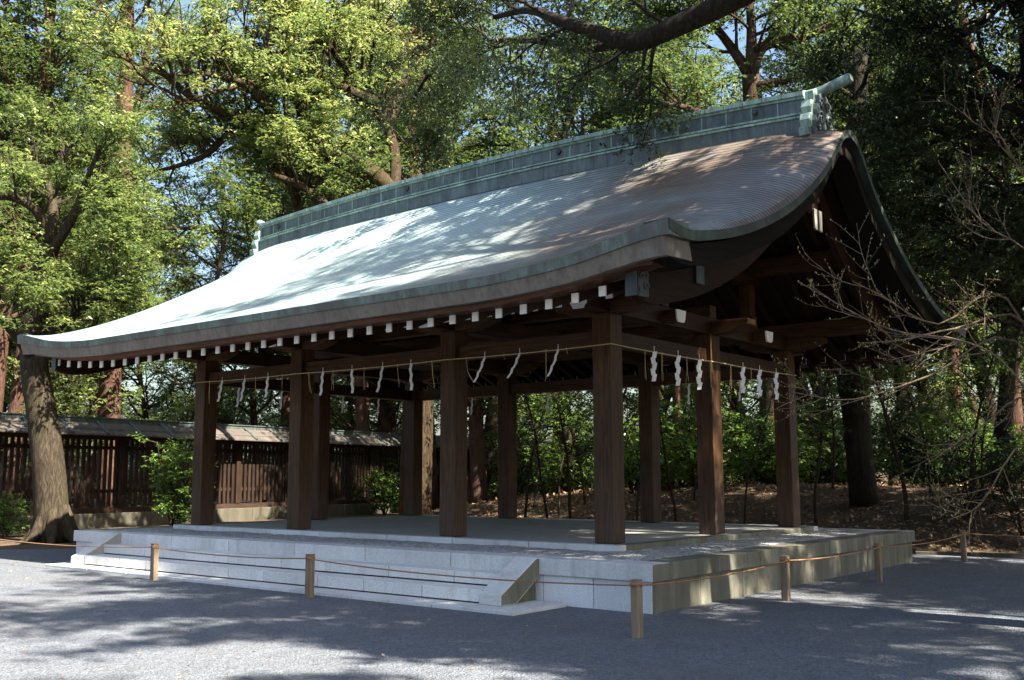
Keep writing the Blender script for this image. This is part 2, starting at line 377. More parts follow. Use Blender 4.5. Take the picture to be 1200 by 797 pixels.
# the corner cap's right-hand faces are weathered like the side
for a in (PY0, PY1-.42):
    m = MB(); m.box(PX1, PX1+.004, a+.004, a+.416, cz0+.004, cz1-.004); m.obj('corner_facing', ST_SIDE, plat)
ins = 0.045
for a, b in ((PY0+ins, PY0+.3), (PY1-.3, PY1-ins)):
    m = MB(); stones_x(m, PX0+ins, PX1-ins, a, b, -.02, cz0, 17, 0, .012); m.obj('base_wall', ST_BASE, plat, 0.006)
for a, b in ((PX1-.3, PX1-ins+.003), (PX0+ins-.003, PX0+.3)):
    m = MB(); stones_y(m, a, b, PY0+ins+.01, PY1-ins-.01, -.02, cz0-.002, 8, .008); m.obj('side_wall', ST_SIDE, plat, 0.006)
m = MB(); m.box(PX0+.41, PX1-.41, PY0+.41, PY1-.41, 0.02, GZ-.03)
m.box(PX0+.07, PX1-.07, PY0+.07, PY1-.07, 0.02, cz0-.012); m.obj('core', JOINT, plat)
fx0, fx1, fy0, fy1 = CX[0]-.42, CX[3]+.42, CYS[0]-.42, CYS[2]+.42
# gravel bed as a fine uneven sheet
gxx = np.linspace(PX0+.40, PX1-.40, 130); gyy = np.linspace(PY0+.40, PY1-.40, 90); XX, YY = np.meshgrid(gxx, gyy, indexing='ij')
ZZ = GZ+0.004+0.018*(vnoise(XX, YY, .35, 7)-.3)+0.02*(vnoise(XX, YY, .11, 8)-.5)
bx = np.minimum(np.minimum(XX-gxx[0], gxx[-1]-XX), np.minimum(YY-gyy[0], gyy[-1]-YY)); ZZ = np.where(bx < .03, GZ-.015, ZZ)
me = bpy.data.meshes.new('gravel_bed'); idx = np.arange(XX.size).reshape(XX.shape)
F = np.stack([idx[:-1, :-1], idx[1:, :-1], idx[1:, 1:], idx[:-1, 1:]], -1).reshape(-1, 4)
me.from_pydata(np.stack([XX, YY, ZZ], -1).reshape(-1, 3).tolist(), [], F.tolist()); me.update(); link('gravel_bed', me, GRAVEL2, plat, smooth=True)
m = MB(); m.box(fx0+.2, fx1-.2, fy0+.2, fy1-.2, GZ-.1, FZ-.012); m.obj('floor_slab', ST_FLOOR, plat)
for a, b in ((fy0, fy0+.22), (fy1-.22, fy1)):
    m = MB(); stones_x(m, fx0, fx1, a, b, GZ-.1, FZ, 7); m.obj('floor_edging', ST_CAP, plat, 0.006)
for a, b in ((fx1-.22, fx1), (fx0, fx0+.22)):
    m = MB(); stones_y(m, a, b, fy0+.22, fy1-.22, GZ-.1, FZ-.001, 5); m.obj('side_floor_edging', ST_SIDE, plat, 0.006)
SX0, SX1 = -5.0, 4.93
m = MB(); stones_x(m, SX0, SX1, -5.86, -5.45, .065, .225, 9, 0, .018); m.obj('step', ST_STEP, plat, 0.008)
m = MB(); stones_x(m, SX0, SX1, -5.48, -5.08, .246, .400, 8, .3, .018); m.obj('step', ST_STEP, plat, 0.008)
m = MB(); m.box(SX0, SX1, -5.82, -5.40, .02, .21); m.box(SX0, SX1, -5.44, -5.05, .02, .385); m.box(SX0, SX1, -5.08, -5.02, .3, .42); m.obj('step_bedding', JOINT, plat)
m = MB(); stones_x(m, SX0-.75, SX1+.83, -6.24, -5.12, -.02, .045, 8); m.obj('step_plinth', ST_CAP, plat, 0.008)
for x0, x1 in ((SX1+.004, SX1+.37), (SX0-.37, SX0-.004)):
    m = MB(); m.prism([(-5.112, .36), (-5.112, GZ), (-5.17, GZ+.01), (-5.93, .185), (-5.93, .047), (-5.60, .047)], 'x', x0, x1); ck = m.obj('step_cheek', ST_CHEEK, plat, 0.012)
    q = MB(); q.prism([(-5.12, .375), (-5.12, GZ-.012), (-5.17, GZ-.006), (-5.915, .175), (-5.915, .06), (-5.615, .06)], 'x', x1, x1+.003); q.obj('weathered_face', ST_SIDE if x1 > 0 else ST_DULL, ck)
    m = MB(); m.prism([(-5.112, .345), (-5.112, .047), (-5.585, .047)], 'x', x0+.05, x1-.07); m.obj('cheek_support', ST_MOSS if x1 > 0 else ST_DULL, plat)

# ------------------------------------------------------------------ pavilion
pav = thing('wooden_pavilion', 'open timber shrine pavilion on square posts under a sweeping copper roof', 'pavilion', (0, 0, FZ))
CS = 0.334/2; CTOP = FZ+3.46
for iy, y in enumerate(CYS):
    for ix, x in enumerate(CX):
        if iy == 1 and ix in (1, 2): continue
        m = MB(); m.box(x-CS, x+CS, y-CS, y+CS, FZ, CTOP); m.obj('column', WZ, pav, 0.014)
# tie beams between the columns
for y in (CYS[0], CYS[2]):
    for k in range(3):
        m = MB(); m.box(CX[k]+CS, CX[k+1]-CS, y-.075, y+.075, 3.65, 3.90); m.obj('tie_beam', WX, pav, 0.01)
for x in (CX[0], CX[3]):
    for k in range(2):
        m = MB(); m.box(x-.075, x+.075, CYS[k]+CS, CYS[k+1]-CS, 3.65, 3.90); m.obj('tie_beam', WY, pav, 0.01)
# boat shaped bracket arms along x on top of the columns
def boat(x, y, L, z0, z1, w, axis='x'):
    prof = []
    for t in np.linspace(0, 1, 9): prof.append((-L/2+L*0.30*t, z1-.10-(z1-.10-z0)*(math.sin(t*math.pi/2))))
    prof += [(-a, b) for a, b in prof[::-1]]
    prof = [(-L/2, z1)] + prof + [(L/2, z1)]
    m = MB()
    if axis == 'x': m.prism([(x+a, b) for a, b in prof], 'y', y-w/2, y+w/2)
    else: m.prism([(y+a, b) for a, b in prof], 'x', x-w/2, x+w/2)
    return m
for y in (CYS[0], CYS[2]):
    for x in CX: boat(x, y, 1.75, CTOP, CTOP+.22, .30).obj('bracket_arm', WX, pav, 0.008)
for x in (CX[0], CX[3]): boat(x, 0, 1.75, CTOP, CTOP+.22, .30).obj('bracket_arm', WX, pav, 0.008)
# cross beams along y with white painted noses
for i, x in enumerate(CX):
    m = MB(); m.box(x-.14, x+.14, -3.92, 3.92, CTOP+.005, CTOP+.30)
    b = m.obj('cross_beam', WY, pav, 0.01)
    for s in (-1, 1):
        y0, y1 = sorted((s*3.922, s*3.95)); q = MB()
        q.prism([(x-.145, CTOP+.31), (x-.145, CTOP+.09), (x-.09, CTOP+.0), (x+.09, CTOP+.0), (x+.145, CTOP+.09), (x+.145, CTOP+.31)], 'y', y0, y1)
        q.obj('beam_end', WHITE, b)
# purlins along x with white ends
def zsoff(y):
    y = abs(y); return float(np.interp(y, [0, 1.6, 3.18, 4.7], [6.98, 5.80, 4.72, 4.20]))
for y in (CYS[0], CYS[2], -1.65, 1.65, 0.0):
    zt = zsoff(y)-.04; r = .15
    m = MB(); m.box(-7.05, 7.05, y-.13, y+.13, zt-.30, zt); m.obj('purlin', WX, pav, 0.012)
# lower longitudinal beams ending in white noses beyond the gable columns
for y in (-3.18, -1.65, 0.0, 1.65, 3.18):
    L_ = 5.9 if abs(y) > 3 else 5.30
    m = MB(); m.box(-L_, L_, y-.11, y+.11, CTOP+.302 if abs(y) < 3 else CTOP+.225, CTOP+.52 if abs(y) < 3 else CTOP+.42)
    m.obj('long_beam', WX, pav, 0.01)
    if 0 < abs(y) < 2:
        for s in (-1, 1):                                      # noses poking out through the gable cross beam
            z0 = CTOP+.02; m = MB(); m.box(*sorted((s*5.296, s*5.56)), y-.125, y+.125, z0, z0+.20); b = m.obj('beam_nose', WX, pav, 0.008)
            x0, x1 = sorted((s*5.562, s*5.59)); q = MB()
            q.prism([(y-.15, z0+.19), (y-.125, z0+.04), (y-.09, z0-.01), (y+.09, z0-.01), (y+.125, z0+.04), (y+.15, z0+.19)], 'x', x0, x1); q.obj('beam_end', WHITE, b)
# struts of the gable trusses
for x in CX:
    m = MB(); m.box(x-.12, x+.12, -1.95, 1.95, 5.28, 5.50); m.obj('upper_beam', WY, pav, 0.01)
    for y in (-1.65, 1.65):
        m = MB(); m.box(x-.11, x+.11, y-.11, y+.11, CTOP+.30, 5.28); m.obj('strut', WZ, pav, 0.008)
    m = MB(); m.box(x-.12, x+.12, -.12, .12, 5.50, 6.64); m.obj('strut', WZ, pav, 0.008)

# ---- roof surface
XE, YE = 7.90, 6.0
My = np.array([0.0, .35, .82, 1.55, 2.48, 3.84, 5.15, 6.0]); Mz = np.array([7.78, 7.54, 7.16, 6.62, 6.05, 5.28, 4.64, 4.325])
Vy = np.array([0.0, .2, 1.0, 2.14, 3.64, 4.9, 5.64, 6.0]); Vz = np.array([7.42, 7.30, 6.55, 5.78, 5.10, 4.74, 4.63, 4.68])
def cubic(xs, ys, q):
    # monotone-ish Catmull-Rom interpolation
    q = np.asarray(q, float); m_ = np.gradient(ys, xs); k = np.clip(np.searchsorted(xs, q)-1, 0, len(xs)-2)
    h = xs[k+1]-xs[k]; t = (q-xs[k])/h
    return ((2*t**3-3*t**2+1)*ys[k]+(t**3-2*t**2+t)*h*m_[k]+(-2*t**3+3*t**2)*ys[k+1]+(t**3-t**2)*h*m_[k+1])
def roof_z(x, y):
    ax = np.abs(np.asarray(x, float)); ay = np.abs(np.asarray(y, float))
    main = cubic(My, Mz, ay)
    lift = 0.355*np.clip((ax-4.6)/(XE-4.6), 0, 1)**2
    fade = np.clip((ay-1.0)/5.0, 0, 1)**0.8
    main = main+lift*fade-0.16*(ax/XE)**2*(1-fade)
    V = cubic(Vy, Vz, ay); w = 1.55
    t = np.clip(1-(XE-ax)/w, 0, 1); b = 1-np.sqrt(np.clip(1-t*t, 0, 1))
    b = 0.45*b+0.55*t*t
    return main*(1-b)+V*b
NC = 64; ye = np.linspace(0.30, YE, NC+1)[::-1]                # courses, from eave to ridge
xs = np.concatenate([-XE+np.linspace(0, 1.8, 30)[:-1], np.linspace(-XE+1.8, XE-1.8, 60), XE-np.linspace(0, 1.8, 30)[::-1][1:]])
SEAM_SHADE = plain('course_seam_shade_dirt', (0.05, 0.042, 0.036), 0.6, 0.3, 3.0)  # dark strip paints the shadow and dirt of each course joint
for sgn in (-1, 1):
    vs = []; fs = []; mi = []; n = len(xs); rc = random.Random(8)
    for k in range(NC):
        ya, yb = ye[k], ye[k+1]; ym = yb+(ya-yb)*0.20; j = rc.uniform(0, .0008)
        o = len(vs)
        for y, dz in ((ya, .0022+j), (ym, .0004), (yb, 0.0)): vs += [(x, sgn*y, z+dz) for x, z in zip(xs, roof_z(xs, y))]
        for i in range(n-1):
            fs.append((o+i, o+i+1, o+n+i+1, o+n+i)); mi.append(0)
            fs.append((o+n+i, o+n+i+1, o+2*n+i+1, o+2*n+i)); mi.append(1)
            if k: fs.append((o-n+i, o-n+i+1, o+i+1, o+i)); mi.append(0)
    m = MB(); m.add(vs, fs); o = m.obj('roof_slope', COPPER, pav); o.data.materials.append(SEAM_SHADE); o.data.polygons.foreach_set('material_index', mi)
yy = np.linspace(-.32, .32, 9)
m = MB(); m.loft([[(x, y, roof_z(x, .30)+.01+.02*(1-abs(y)/.32)) for y in yy] for x in (-XE, -7.4, -6.6)], False); m.obj('roof_crest_sheet', COPPER, pav)
m = MB(); m.loft([[(x, y, roof_z(x, .30)+.01+.02*(1-abs(y)/.32)) for y in yy] for x in (6.6, 7.4, XE)], False)
m.obj('roof_crest_sheet', COPPER, pav)
# layered edges: front and back eaves
def eave_band(sgn, ytop, ybot, dz0, dz1, xlim, depth, name, mat, grow=(0, 0)):
    X_ = np.linspace(-xlim, xlim, 90); rings = []
    for x in X_:
        z = float(roof_z(np.sign(x)*min(abs(x)*XE/xlim, XE), YE))
        g_ = np.clip((abs(x)-4.6)/(XE-4.6), 0, 1)**2; a_, b_ = dz0-grow[0]*g_, dz1-grow[1]*g_
        rings.append([(x, sgn*ytop, z+a_), (x, sgn*ybot, z+b_), (x, sgn*(ybot-depth), z+b_+.02), (x, sgn*(ytop-depth), z+a_+.03)])
    m = MB(); m.loft(rings); return m.obj(name, mat, pav)
for s in (-1, 1):
    eave_band(s, YE+.012, YE-.005, -.004, -.12, XE, .5, 'eave_drip_edge', PAT_EDGE, (0, .07))
    eave_band(s, YE-.03, YE-.10, -.12, -.30, XE-.08, .6, 'eave_layer', BARK, (.07, .12))
    eave_band(s, YE-.20, YE-.22, -.30, -.375, XE-.36, .35, 'eave_board', WRED, (.12, .12))
# verges
def verge_band(sx, x0, x1, dz0, dz1, name, mat, ymax=6.0, ytaper=0.0, parent=None):
    Y_ = np.linspace(-ymax, ymax, 121); rings = []
    for y in Y_:
        z = float(cubic(Vy, Vz, min(abs(y)*YE/ymax, YE))) if abs(y) > .25 else float(cubic(Vy, Vz, .25))+.06*(1-abs(y)/.25)
        a, b = dz0, dz1
        rings.append([(sx*x0, y, z+a), (sx*x1, y, z+a), (sx*x1, y, z+b), (sx*x0, y, z+b)])
    m = MB(); m.loft(rings); return m.obj(name, mat, parent or pav)
for s in (-1, 1):
    verge_band(s, 7.55, XE+.01, .004, -.125, 'verge_edge', PAT_VERGE, YE-.02)
    verge_band(s, 7.40, XE-.11, -.125, -.40, 'verge_layer', VDARK, YE-.13)
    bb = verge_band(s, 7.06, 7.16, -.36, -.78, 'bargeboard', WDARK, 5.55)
    for sy in (-1, 1):
        for yc, w, zc, h in ((5.42, .24, 4.08, .36), (3.95, .22, 4.40, .26)):
            q = MB(); q.box(min(s*7.161, s*7.20), max(s*7.161, s*7.20), sy*yc-w/2, sy*yc+w/2, zc-h/2, zc+h/2)
            if yc > 5:
                q.box(min(s*7.03, s*7.198), max(s*7.03, s*7.198), sy*(yc+.155)-.015, sy*(yc+.155)+.015, zc-h/2, zc+h/2)
            f = q.obj('metal_fitting', METAL, bb, 0.006)
            if yc > 5:       # scrolls in relief
                q = MB()
                for (dy, dz, r) in ((-.06, .07, .05), (.05, -.05, .06), (-.07, -.10, .035), (.07, .09, .03)):
                    q.tube([(s*7.21, sy*yc+dy+r*math.cos(a)*(1-a/9), zc+dz+r*math.sin(a)*(1-a/9)) for a in np.linspace(0, 6.5, 18)], .010, 5)
                q.obj('scroll_relief', PAT_EDGE, f)
    # pendant below the apex of the gable
    q = MB(); q.prism([(-.30, 6.72), (-.22, 6.3), (-.10, 6.2), (-.14, 5.95), (0, 5.80), (.14, 5.95), (.10, 6.2), (.22, 6.3), (.30, 6.72)], 'x', *sorted((s*7.17, s*7.25)))
    pd = q.obj('gable_pendant', WDARK, pav, 0.01)
    for y0 in (-.10, .10):
        q = MB(); q.prism([(y0-.06, 6.08), (y0+.06, 6.08), (y0+.05, 5.72), (y0-.05, 5.74)], 'x', *sorted((s*7.255, s*7.295))); q.obj('pendant_tip', AGED, pd, 0.008)
# rafters: lower ones run to the ridge, flying ones carry the eave
PR = [(-4.70, 4.10), (-3.18, 4.76), (-1.65, 5.84), (0.0, 7.02)]
xr = [-7.05+.428*k for k in range(33)]
def rafter_mesh(x, s, kind):
    m = MB(); w = .05
    pts = PR if kind == 'base' else [(-5.50, 3.905), (-3.9, 4.53)]
    h = .12 if kind == 'base' else .125
    ring = []
    lift = 0.0
    for y, z in pts:
        f = max(0, (abs(y)-3.0)/2.5) if kind == 'fly' else max(0, (abs(y)-3.2)/2.5)
        dz = 0.30*np.clip((abs(x)-4.6)/(XE-4.6), 0, 1)**2*f
        yy_ = s*abs(y)
        ring.append([(x-w, yy_, z+dz-h/2), (x+w, yy_, z+dz-h/2), (x+w, yy_, z+dz+h/2), (x-w, yy_, z+dz+h/2)])
    m.loft(ring); y, z = pts[0]
    f = max(0, (abs(y)-3.0)/2.5) if kind == 'fly' else max(0, (abs(y)-3.2)/2.5)
    ze_ = z+0.30*np.clip((abs(x)-4.6)/(XE-4.6), 0, 1)**2*f
    return m, (s*abs(y), ze_, w+.002, h/2+.002)
for kind in ('fly', 'base'):
    for x in xr:
        m, (y, z, w, h) = rafter_mesh(x, -1, kind)
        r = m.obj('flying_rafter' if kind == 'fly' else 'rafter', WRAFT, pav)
        q = MB(); q.box(x-w, x+w, y-.025, y-.001, z-h, z+h); q.obj('rafter_end', WHITE, r)
m = MB(); q = MB()
for kind in ('fly', 'base'):
    for x in xr:
        a, (y, z, w, h) = rafter_mesh(x, 1, kind); m.add(a.v, a.f); q.box(x-w, x+w, y+.001, y+.025, z-h, z+h)
ro = m.obj('rear_rafters', WRAFT, pav); ro['kind'] = 'stuff'
e = q.obj('rafter_ends', WHITE, ro); e['kind'] = 'stuff'
# boards above the rafters
for s in (-1, 1):
    pts = [(5.80, 4.02), (5.5, 4.03), (4.55, 4.34), (4.3, 4.36), (3.18, 4.83), (1.65, 5.91), (0.0, 7.09)]
    X_ = np.linspace(-7.3, 7.3, 60); rings = []
    for x in X_:
        rr = []
        for y, z in pts:
            f = np.clip((y-3.0)/2.5, 0, 1.2); rr.append((x, s*y, z+.30*np.clip((abs(x)-4.6)/(XE-4.6), 0, 1)**2*f))
        rings.append(rr+[(p[0], p[1], p[2]+.03) for p in rr[::-1]])
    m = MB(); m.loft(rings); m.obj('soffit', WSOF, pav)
# ridge
def zr(x): return float(roof_z(np.clip(x, -6.2, 6.2), .30))-0.02
rx = np.linspace(-7.25, 7.25, 61)
def ridge_bar(hw, z0, z1, name, mat, parent, x=rx, rnd=False):
    rings = []
    for q in x:
        b = 7.46+0.22*(1-(q/7.25)**2)
        if rnd: rings.append([(q, -hw, b+z0), (q, hw, b+z0), (q, hw, b+z1*.6+z0*.4), (q, hw*.6, b+z1), (q, -hw*.6, b+z1), (q, -hw, b+z1*.6+z0*.4)])
        else: rings.append([(q, -hw, b+z0), (q, hw, b+z0), (q, hw, b+z1), (q, -hw, b+z1)])
    m = MB(); m.loft(rings); return m.obj(name, mat, parent)
rd = ridge_bar(.36, -.12, .13, 'roof_ridge', PAT_BODY, pav)
ridge_bar(.39, .13, .165, 'ridge_moulding', PAT_RIDGE, rd); ridge_bar(.30, .165, .21, 'ridge_groove', PAT_BODY, rd)
ridge_bar(.335, .21, .24, 'ridge_moulding', PAT_RIDGE, rd); ridge_bar(.265, .24, .49, 'ridge_body', PAT_BODY, rd)
ridge_bar(.30, .49, .53, 'ridge_moulding', PAT_RIDGE, rd); ridge_bar(.345, .53, .655, 'ridge_cap', PAT_RIDGE, rd, rnd=True)
m = MB()
for k in range(1, 30):
    x = -7.25+14.5*k/30; b = 7.46+.22*(1-(x/7.25)**2)
    for s in (-1, 1): m.box(x-.012, x+.012, min(s*.264, s*.272), max(s*.264, s*.272), b+.245, b+.485)
m.obj('ridge_seam', PAT_RIDGE, rd)
m = MB()
for k in range(1, 40):
    x = -7.25+14.5*k/40; b = 7.46+.22*(1-(x/7.25)**2)
    for s in (-1, 1): m.box(x-.01, x+.01, min(s*.344, s*.352), max(s*.344, s*.352), b+.535, b+.60)
m.obj('cap_seam', PAT_BODY, rd)
for x in (-6.55, -2.05, 2.15, 6.35):
    b = 7.46+.22*(1-(x/7.25)**2); m = MB()
    m.tube([(x, -.26, b+.40), (x, -.31, b+.40)], .05, 10); m.tube([(x, -.29, b+.40), (x, -.32, b+.33)], .018, 6); m.obj('ridge_stud', METAL, rd)
for s in (-1, 1):
    b = 7.46; prof = [(-.50, b-.22), (-.52, b-.08), (-.42, b-.06), (-.47, b+.06), (-.44, b+.17), (-.36, b+.19), (-.40, b+.30), (-.36, b+.42), (-.24, b+.44), (-.25, b+.62), (-.12, b+.68)]
    prof = prof+[(-a, c) for a, c in prof[::-1]]
    m = MB(); m.prism(prof, 'x', *sorted((s*7.22, s*7.40))); orn = m.obj('ridge_end_ornament', PAT_RIDGE, rd, 0.015)
    m = MB(); m.prism([(a*.78, b+(c-b)*.86) for a, c in prof], 'x', *sorted((s*7.39, s*7.47)))
    for sy in (-1, 1):
        for (cy, cz, r) in ((.17, b+.12, .13), (.13, b+.38, .10), (.30, b-.02, .08)):
            m.tube([(s*7.49, sy*(cy+r*math.cos(a)*(1-a/10)), cz+r*math.sin(a)*(1-a/10)) for a in np.linspace(0, 8, 26)], .018, 5)
    m.obj('ornament_relief', PAT_BODY, orn)
    L = .62 if s > 0 else .40
    m = MB(); m.tube([(s*7.10, 0, b+.62), (s*7.45, 0, b+.655), (s*(7.3+L), 0, b+.76)], [.085, .085, .092], 14)
    m.tube([(s*(7.3+L), 0, b+.76), (s*(7.335+L), 0, b+.767)], .078, 14); m.obj('ridge_horn', PAT_RIDGE, rd, smooth=False)

# ------------------------------------------------------------------ sacred rope with paper streamers and straw tassels
RF = -3.365; RR = 5.345; RZ = 3.665
def rope_path(p, q, sag, n=14):
    p, q = np.array(p, float), np.array(q, float)
    return [p+(q-p)*t+np.array([0, 0, -sag*4*t*(1-t)]) for t in np.linspace(0, 1, n)]
loop = []
corners = [(-RR, RF, 3.70), (CX[1], RF, 3.675), (CX[2], RF, 3.665), (RR, RF, 3.665), (RR, 0, 3.665), (RR, -RF, 3.675), (CX[2], -RF, 3.67), (CX[1], -RF, 3.67), (-RR, -RF, 3.67), (-RR, 0, 3.67), (-RR, RF, 3.70)]
for a, b in zip(corners[:-1], corners[1:]): loop += rope_path(a, b, .018)[:-1]
m = MB(); m.tube(loop+[loop[0]], .0085, 6)
tag(m.obj('sacred_rope', STRAW), 'thin straw rope tied around the pavilion columns under the eaves', 'rope')
def rope_point(side, t):
    if side == 'front': return np.array([t, RF-.012, 3.665+.03*max(0, -t/5.3)-.012])
    if side == 'rear': return np.array([t, -RF+.012, 3.655])
    if side == 'right': return np.array([RR+.012, t, 3.652])
    return np.array([-RR-.012, t, 3.668])
def streamer(p, L, dx, dy, twist, up=.08, w=.045):
    """folded paper strip: zigzag panels hanging from a short stem"""
    m = MB(); c, s = math.cos(twist), math.sin(twist); n = 5; h = L/n
    m.tube([p+np.array([0, 0, up]), p], .006, 5)
    def pt(a, z, t): return p+np.array([c*a+dx*t, s*a+dy*t, -z])
    for k in range(n):
        a0 = -w*.55 if k % 2 else 0.0; z0 = k*h*.93; t0, t1 = (k/n)**1.3, ((k+1)/n)**1.3
        off = .004*(k % 2); nrm = np.array([-s, c, 0])*off
        sk = .02*(1 if k % 2 else -1)
        q = [pt(a0-w*.3, z0, t0)+nrm, pt(a0+w*.7, z0-.01, t0)+nrm, pt(a0+w*.7+sk, z0+h*1.05, t1)+nrm, pt(a0-w*.3+sk, z0+h*1.08, t1)+nrm]
        q2 = [v+np.array([-s, c, 0])*.0025 for v in q]
        m.add(q+q2, [(0, 1, 2, 3), (7, 6, 5, 4), (0, 4, 5, 1), (1, 5, 6, 2), (2, 6, 7, 3), (3, 7, 4, 0)])
    return m
def tassel(p, L, dx, n=3, seed=0):
    m = MB(); r = random.Random(seed)
    for k in range(n):
        ox = r.uniform(-.012, .012); ex = dx+r.uniform(-.03, .03)
        m.tube([p+np.array([ox, 0, .02]), p+np.array([ox+ex*.3, r.uniform(-.01, .01), -L*.5]), p+np.array([ox+ex, r.uniform(-.02, .02), -L*r.uniform(.85, 1)])], [.005, .004, .003], 4)
    return m
ORD = ['first', 'second', 'third', 'fourth', 'fifth', 'sixth', 'seventh', 'eighth']
def px_to_front(u, v):
    d = at(u, v, 1.0)-CAM; t = (RF-CAM[1])/d[1]; return float((CAM+d*t)[0])
def px_to_right(u, v):
    d = at(u, v, 1.0)-CAM; t = (RR-CAM[0])/d[0]; return float((CAM+d*t)[1])
front = [(260.8, 446, 478, -6), (287.3, 443, 477, -6), (314.5, 440, 472, -3), (378.9, 433, 469, -3), (413, 430, 467, 2), (449, 425, 464, -8), (482, 421, 462, 2), (568.6, 413, 452, -16), (609.5, 409, 447, -18), (654.5, 404, 445, -15)]
bays = ['between the first and second front columns', 'between the second and third front columns', 'between third front column and corner column']
cnt = [0, 0, 0]
GS = 'white paper streamers on the rope'
for u, v0, v1, du in front:
    x = px_to_front(u, v0+2); b = 0 if x < CX[1] else (1 if x < CX[2] else 2); p = rope_point('front', x)
    D = 12+ (5.3-x)*.62; L = (v1-v0-4)/1212*(D+1.5); dx = du/1212*D*1.25
    o = streamer(p, max(L, .4), dx, 0, 1.25 if abs(du) > 3 else .9, .08).obj('paper_streamer', PAPER)
    shape = 'wind blown' if du <= -8 else 'straight hanging'
    tag(o, '%s paper streamer, %s from left %s' % (shape, ORD[cnt[b]], bays[b]), 'paper streamer', GS); cnt[b] += 1
right = [(766, 412, 449), (794, 416, 446), (819, 420, 458), (870, 426, 464), (889.5, 430, 466), (909, 433, 467)]
for k, (u, v0, v1) in enumerate(right):
    y = px_to_right(u, v0+3); p = rope_point('right', y)
    o = streamer(p, .50+.02*(k % 3), 0.02, -.06, 0.75, .09, .07).obj('paper_streamer', PAPER)
    tag(o, 'white zigzag paper streamer on the gable side rope, %s back from the corner column' % ORD[k], 'paper streamer', GS)
for k, x in enumerate((-4.2, -3.3, -.9, .6, 2.9, 4.1)):
    o = streamer(rope_point('rear', x), .45, -.03, 0, .6, .08).obj('paper_streamer', PAPER)
    tag(o, 'pale paper streamer on the far rear rope, %s from the left' % ORD[k], 'paper streamer', GS)
for k, y in enumerate((-2.2, -1.0, .9, 2.1)):
    o = streamer(rope_point('left', y), .45, 0, -.03, .8, .08).obj('paper_streamer', PAPER)
    tag(o, 'paper streamer on the rope along the far left gable, %s from the front' % ORD[k], 'paper streamer', GS)
GT = 'straw strands on the rope'; cnt = [0, 0, 0]
for i, (u, v0, L, dx, n) in enumerate([(246, 449, .5, 0, 2), (300, 444, .5, 0, 2), (331, 441, .42, 0, 2), (362, 438, .42, .10, 3), (391, 434, .42, 0, 2), (427, 430, .42, 0, 2), (466, 426, .42, .06, 2), (507, 423, .5, .10, 3), (547, 416, .45, .12, 3), (591, 412, .1, .03, 1), (640, 405, .5, 0, 2), (664, 403, .1, .03, 1)]):
    x = px_to_front(u, v0); b = 0 if x < CX[1] else (1 if x < CX[2] else 2)
    o = tassel(rope_point('front', x), L, dx, n, i).obj('straw_tassel', STRAW)
    tag(o, '%s straw strands, %s from left %s' % ('short' if L < .2 else 'long thin', ORD[cnt[b]], bays[b]), 'straw tassel', GT); cnt[b] += 1
for k, (u, v0) in enumerate([(755, 410), (775, 415), (804, 419), (832, 423), (856, 427), (880, 431)]):
    o = tassel(rope_point('right', px_to_right(u, v0)), .48, 0.0, 2, 40+k).obj('straw_tassel', STRAW)
    tag(o, 'straw strands on the gable side rope, %s back from the corner column' % ORD[k], 'straw tassel', GT)

# ------------------------------------------------------------------ rope barrier
posts = [(-9.6, -6.3, 'beyond the left end of the steps'), (-1.71, -6.45, 'in front of the left half of the steps'), (2.24, -6.47, 'in front of the right half of the steps'),
         (7.85, -6.75, 'at the front corner of the platform'), (7.73, -2.77, 'beside the platform side, next behind the corner post'), (7.80, .61, 'beside the sunlit middle of the platform side'), (7.78, 5.39, 'at the far back corner of the platform')]
tops = []
for x, y, w in posts:
    ps = thing('rope_post', 'short square wooden rope post standing ' + w, 'post', (x, y, 0), 'wooden rope posts around the platform')
    m = MB(); m.box(x-.048, x+.048, y-.048, y+.048, -.02, .585); m.obj('shaft', WPOST, ps, 0.006)
    m = MB(); m.box(x-.051, x+.051, y-.051, y+.051, .592, .60); m.box(x-.044, x+.044, y-.044, y+.044, .584, .593); m.obj('top', WPOST, ps)
    m = MB(); m.tube([(x+.062*math.cos(a), y+.062*math.sin(a), .535+.012*(k/12)) for k, a in enumerate(np.linspace(0, 12.5, 25))], .011, 6); m.obj('rope_knot', ROPE, ps)
    tops.append((x, y, .54))
m = MB(); path = []
for a, b in zip(tops[:-1], tops[1:]):
    d = np.array(b)-np.array(a); L = np.linalg.norm(d); n2 = np.array([d[1], -d[0], 0])/L*.055
    path += [p+n2 for p in rope_path(a, b, .012*L)]
m.tube(path, .0095, 6)
end = path[-1]; m.tube([end]+rope_path(end, (12.5, 7.9, .50), .06)[1:], .0095, 6)
tag(m.obj('barrier_rope', ROPE), 'thin brown rope strung between the short wooden posts around the platform', 'rope')
# ------------------------------------------------------------------ roofed timber fence on the left
A0 = at(-60, 557.5, 31.0)[:2]; A1 = at(690, 557.5, 66)[:2]
A0 = A0-(A1-A0)/np.linalg.norm(A1-A0)*24.0
dv = A1-A0; FL = float(np.linalg.norm(dv)); fa = math.atan2(dv[1], dv[0])
fence = thing('timber_fence', 'long brown slatted timber fence with a shingled copper capped roof on stone footing', 'fence', (0, 0, 0))
def fobj(m, name, mat, parent=fence, bevel=0.0):
    o = m.obj(name, mat, None, bevel); o.parent = parent; return o
FPAT = patina('fence_ridge_patina', (0.11, 0.15, 0.135), (0.05, 0.05, 0.045), 0.08)
FH = 3.70
m = MB(); k = 0; x = 0
while x < FL: m.box(x+.005, min(x+1.8, FL)-.005, -.32, .32, -.1, .48); x += 1.8
fobj(m, 'stone_footing', ST_FBASE, bevel=.02)
m = MB(); m.box(0, FL, -.11, .11, .48, .66); fobj(m, 'sill_beam', WFENX)
npost = int(FL/2.7)+1
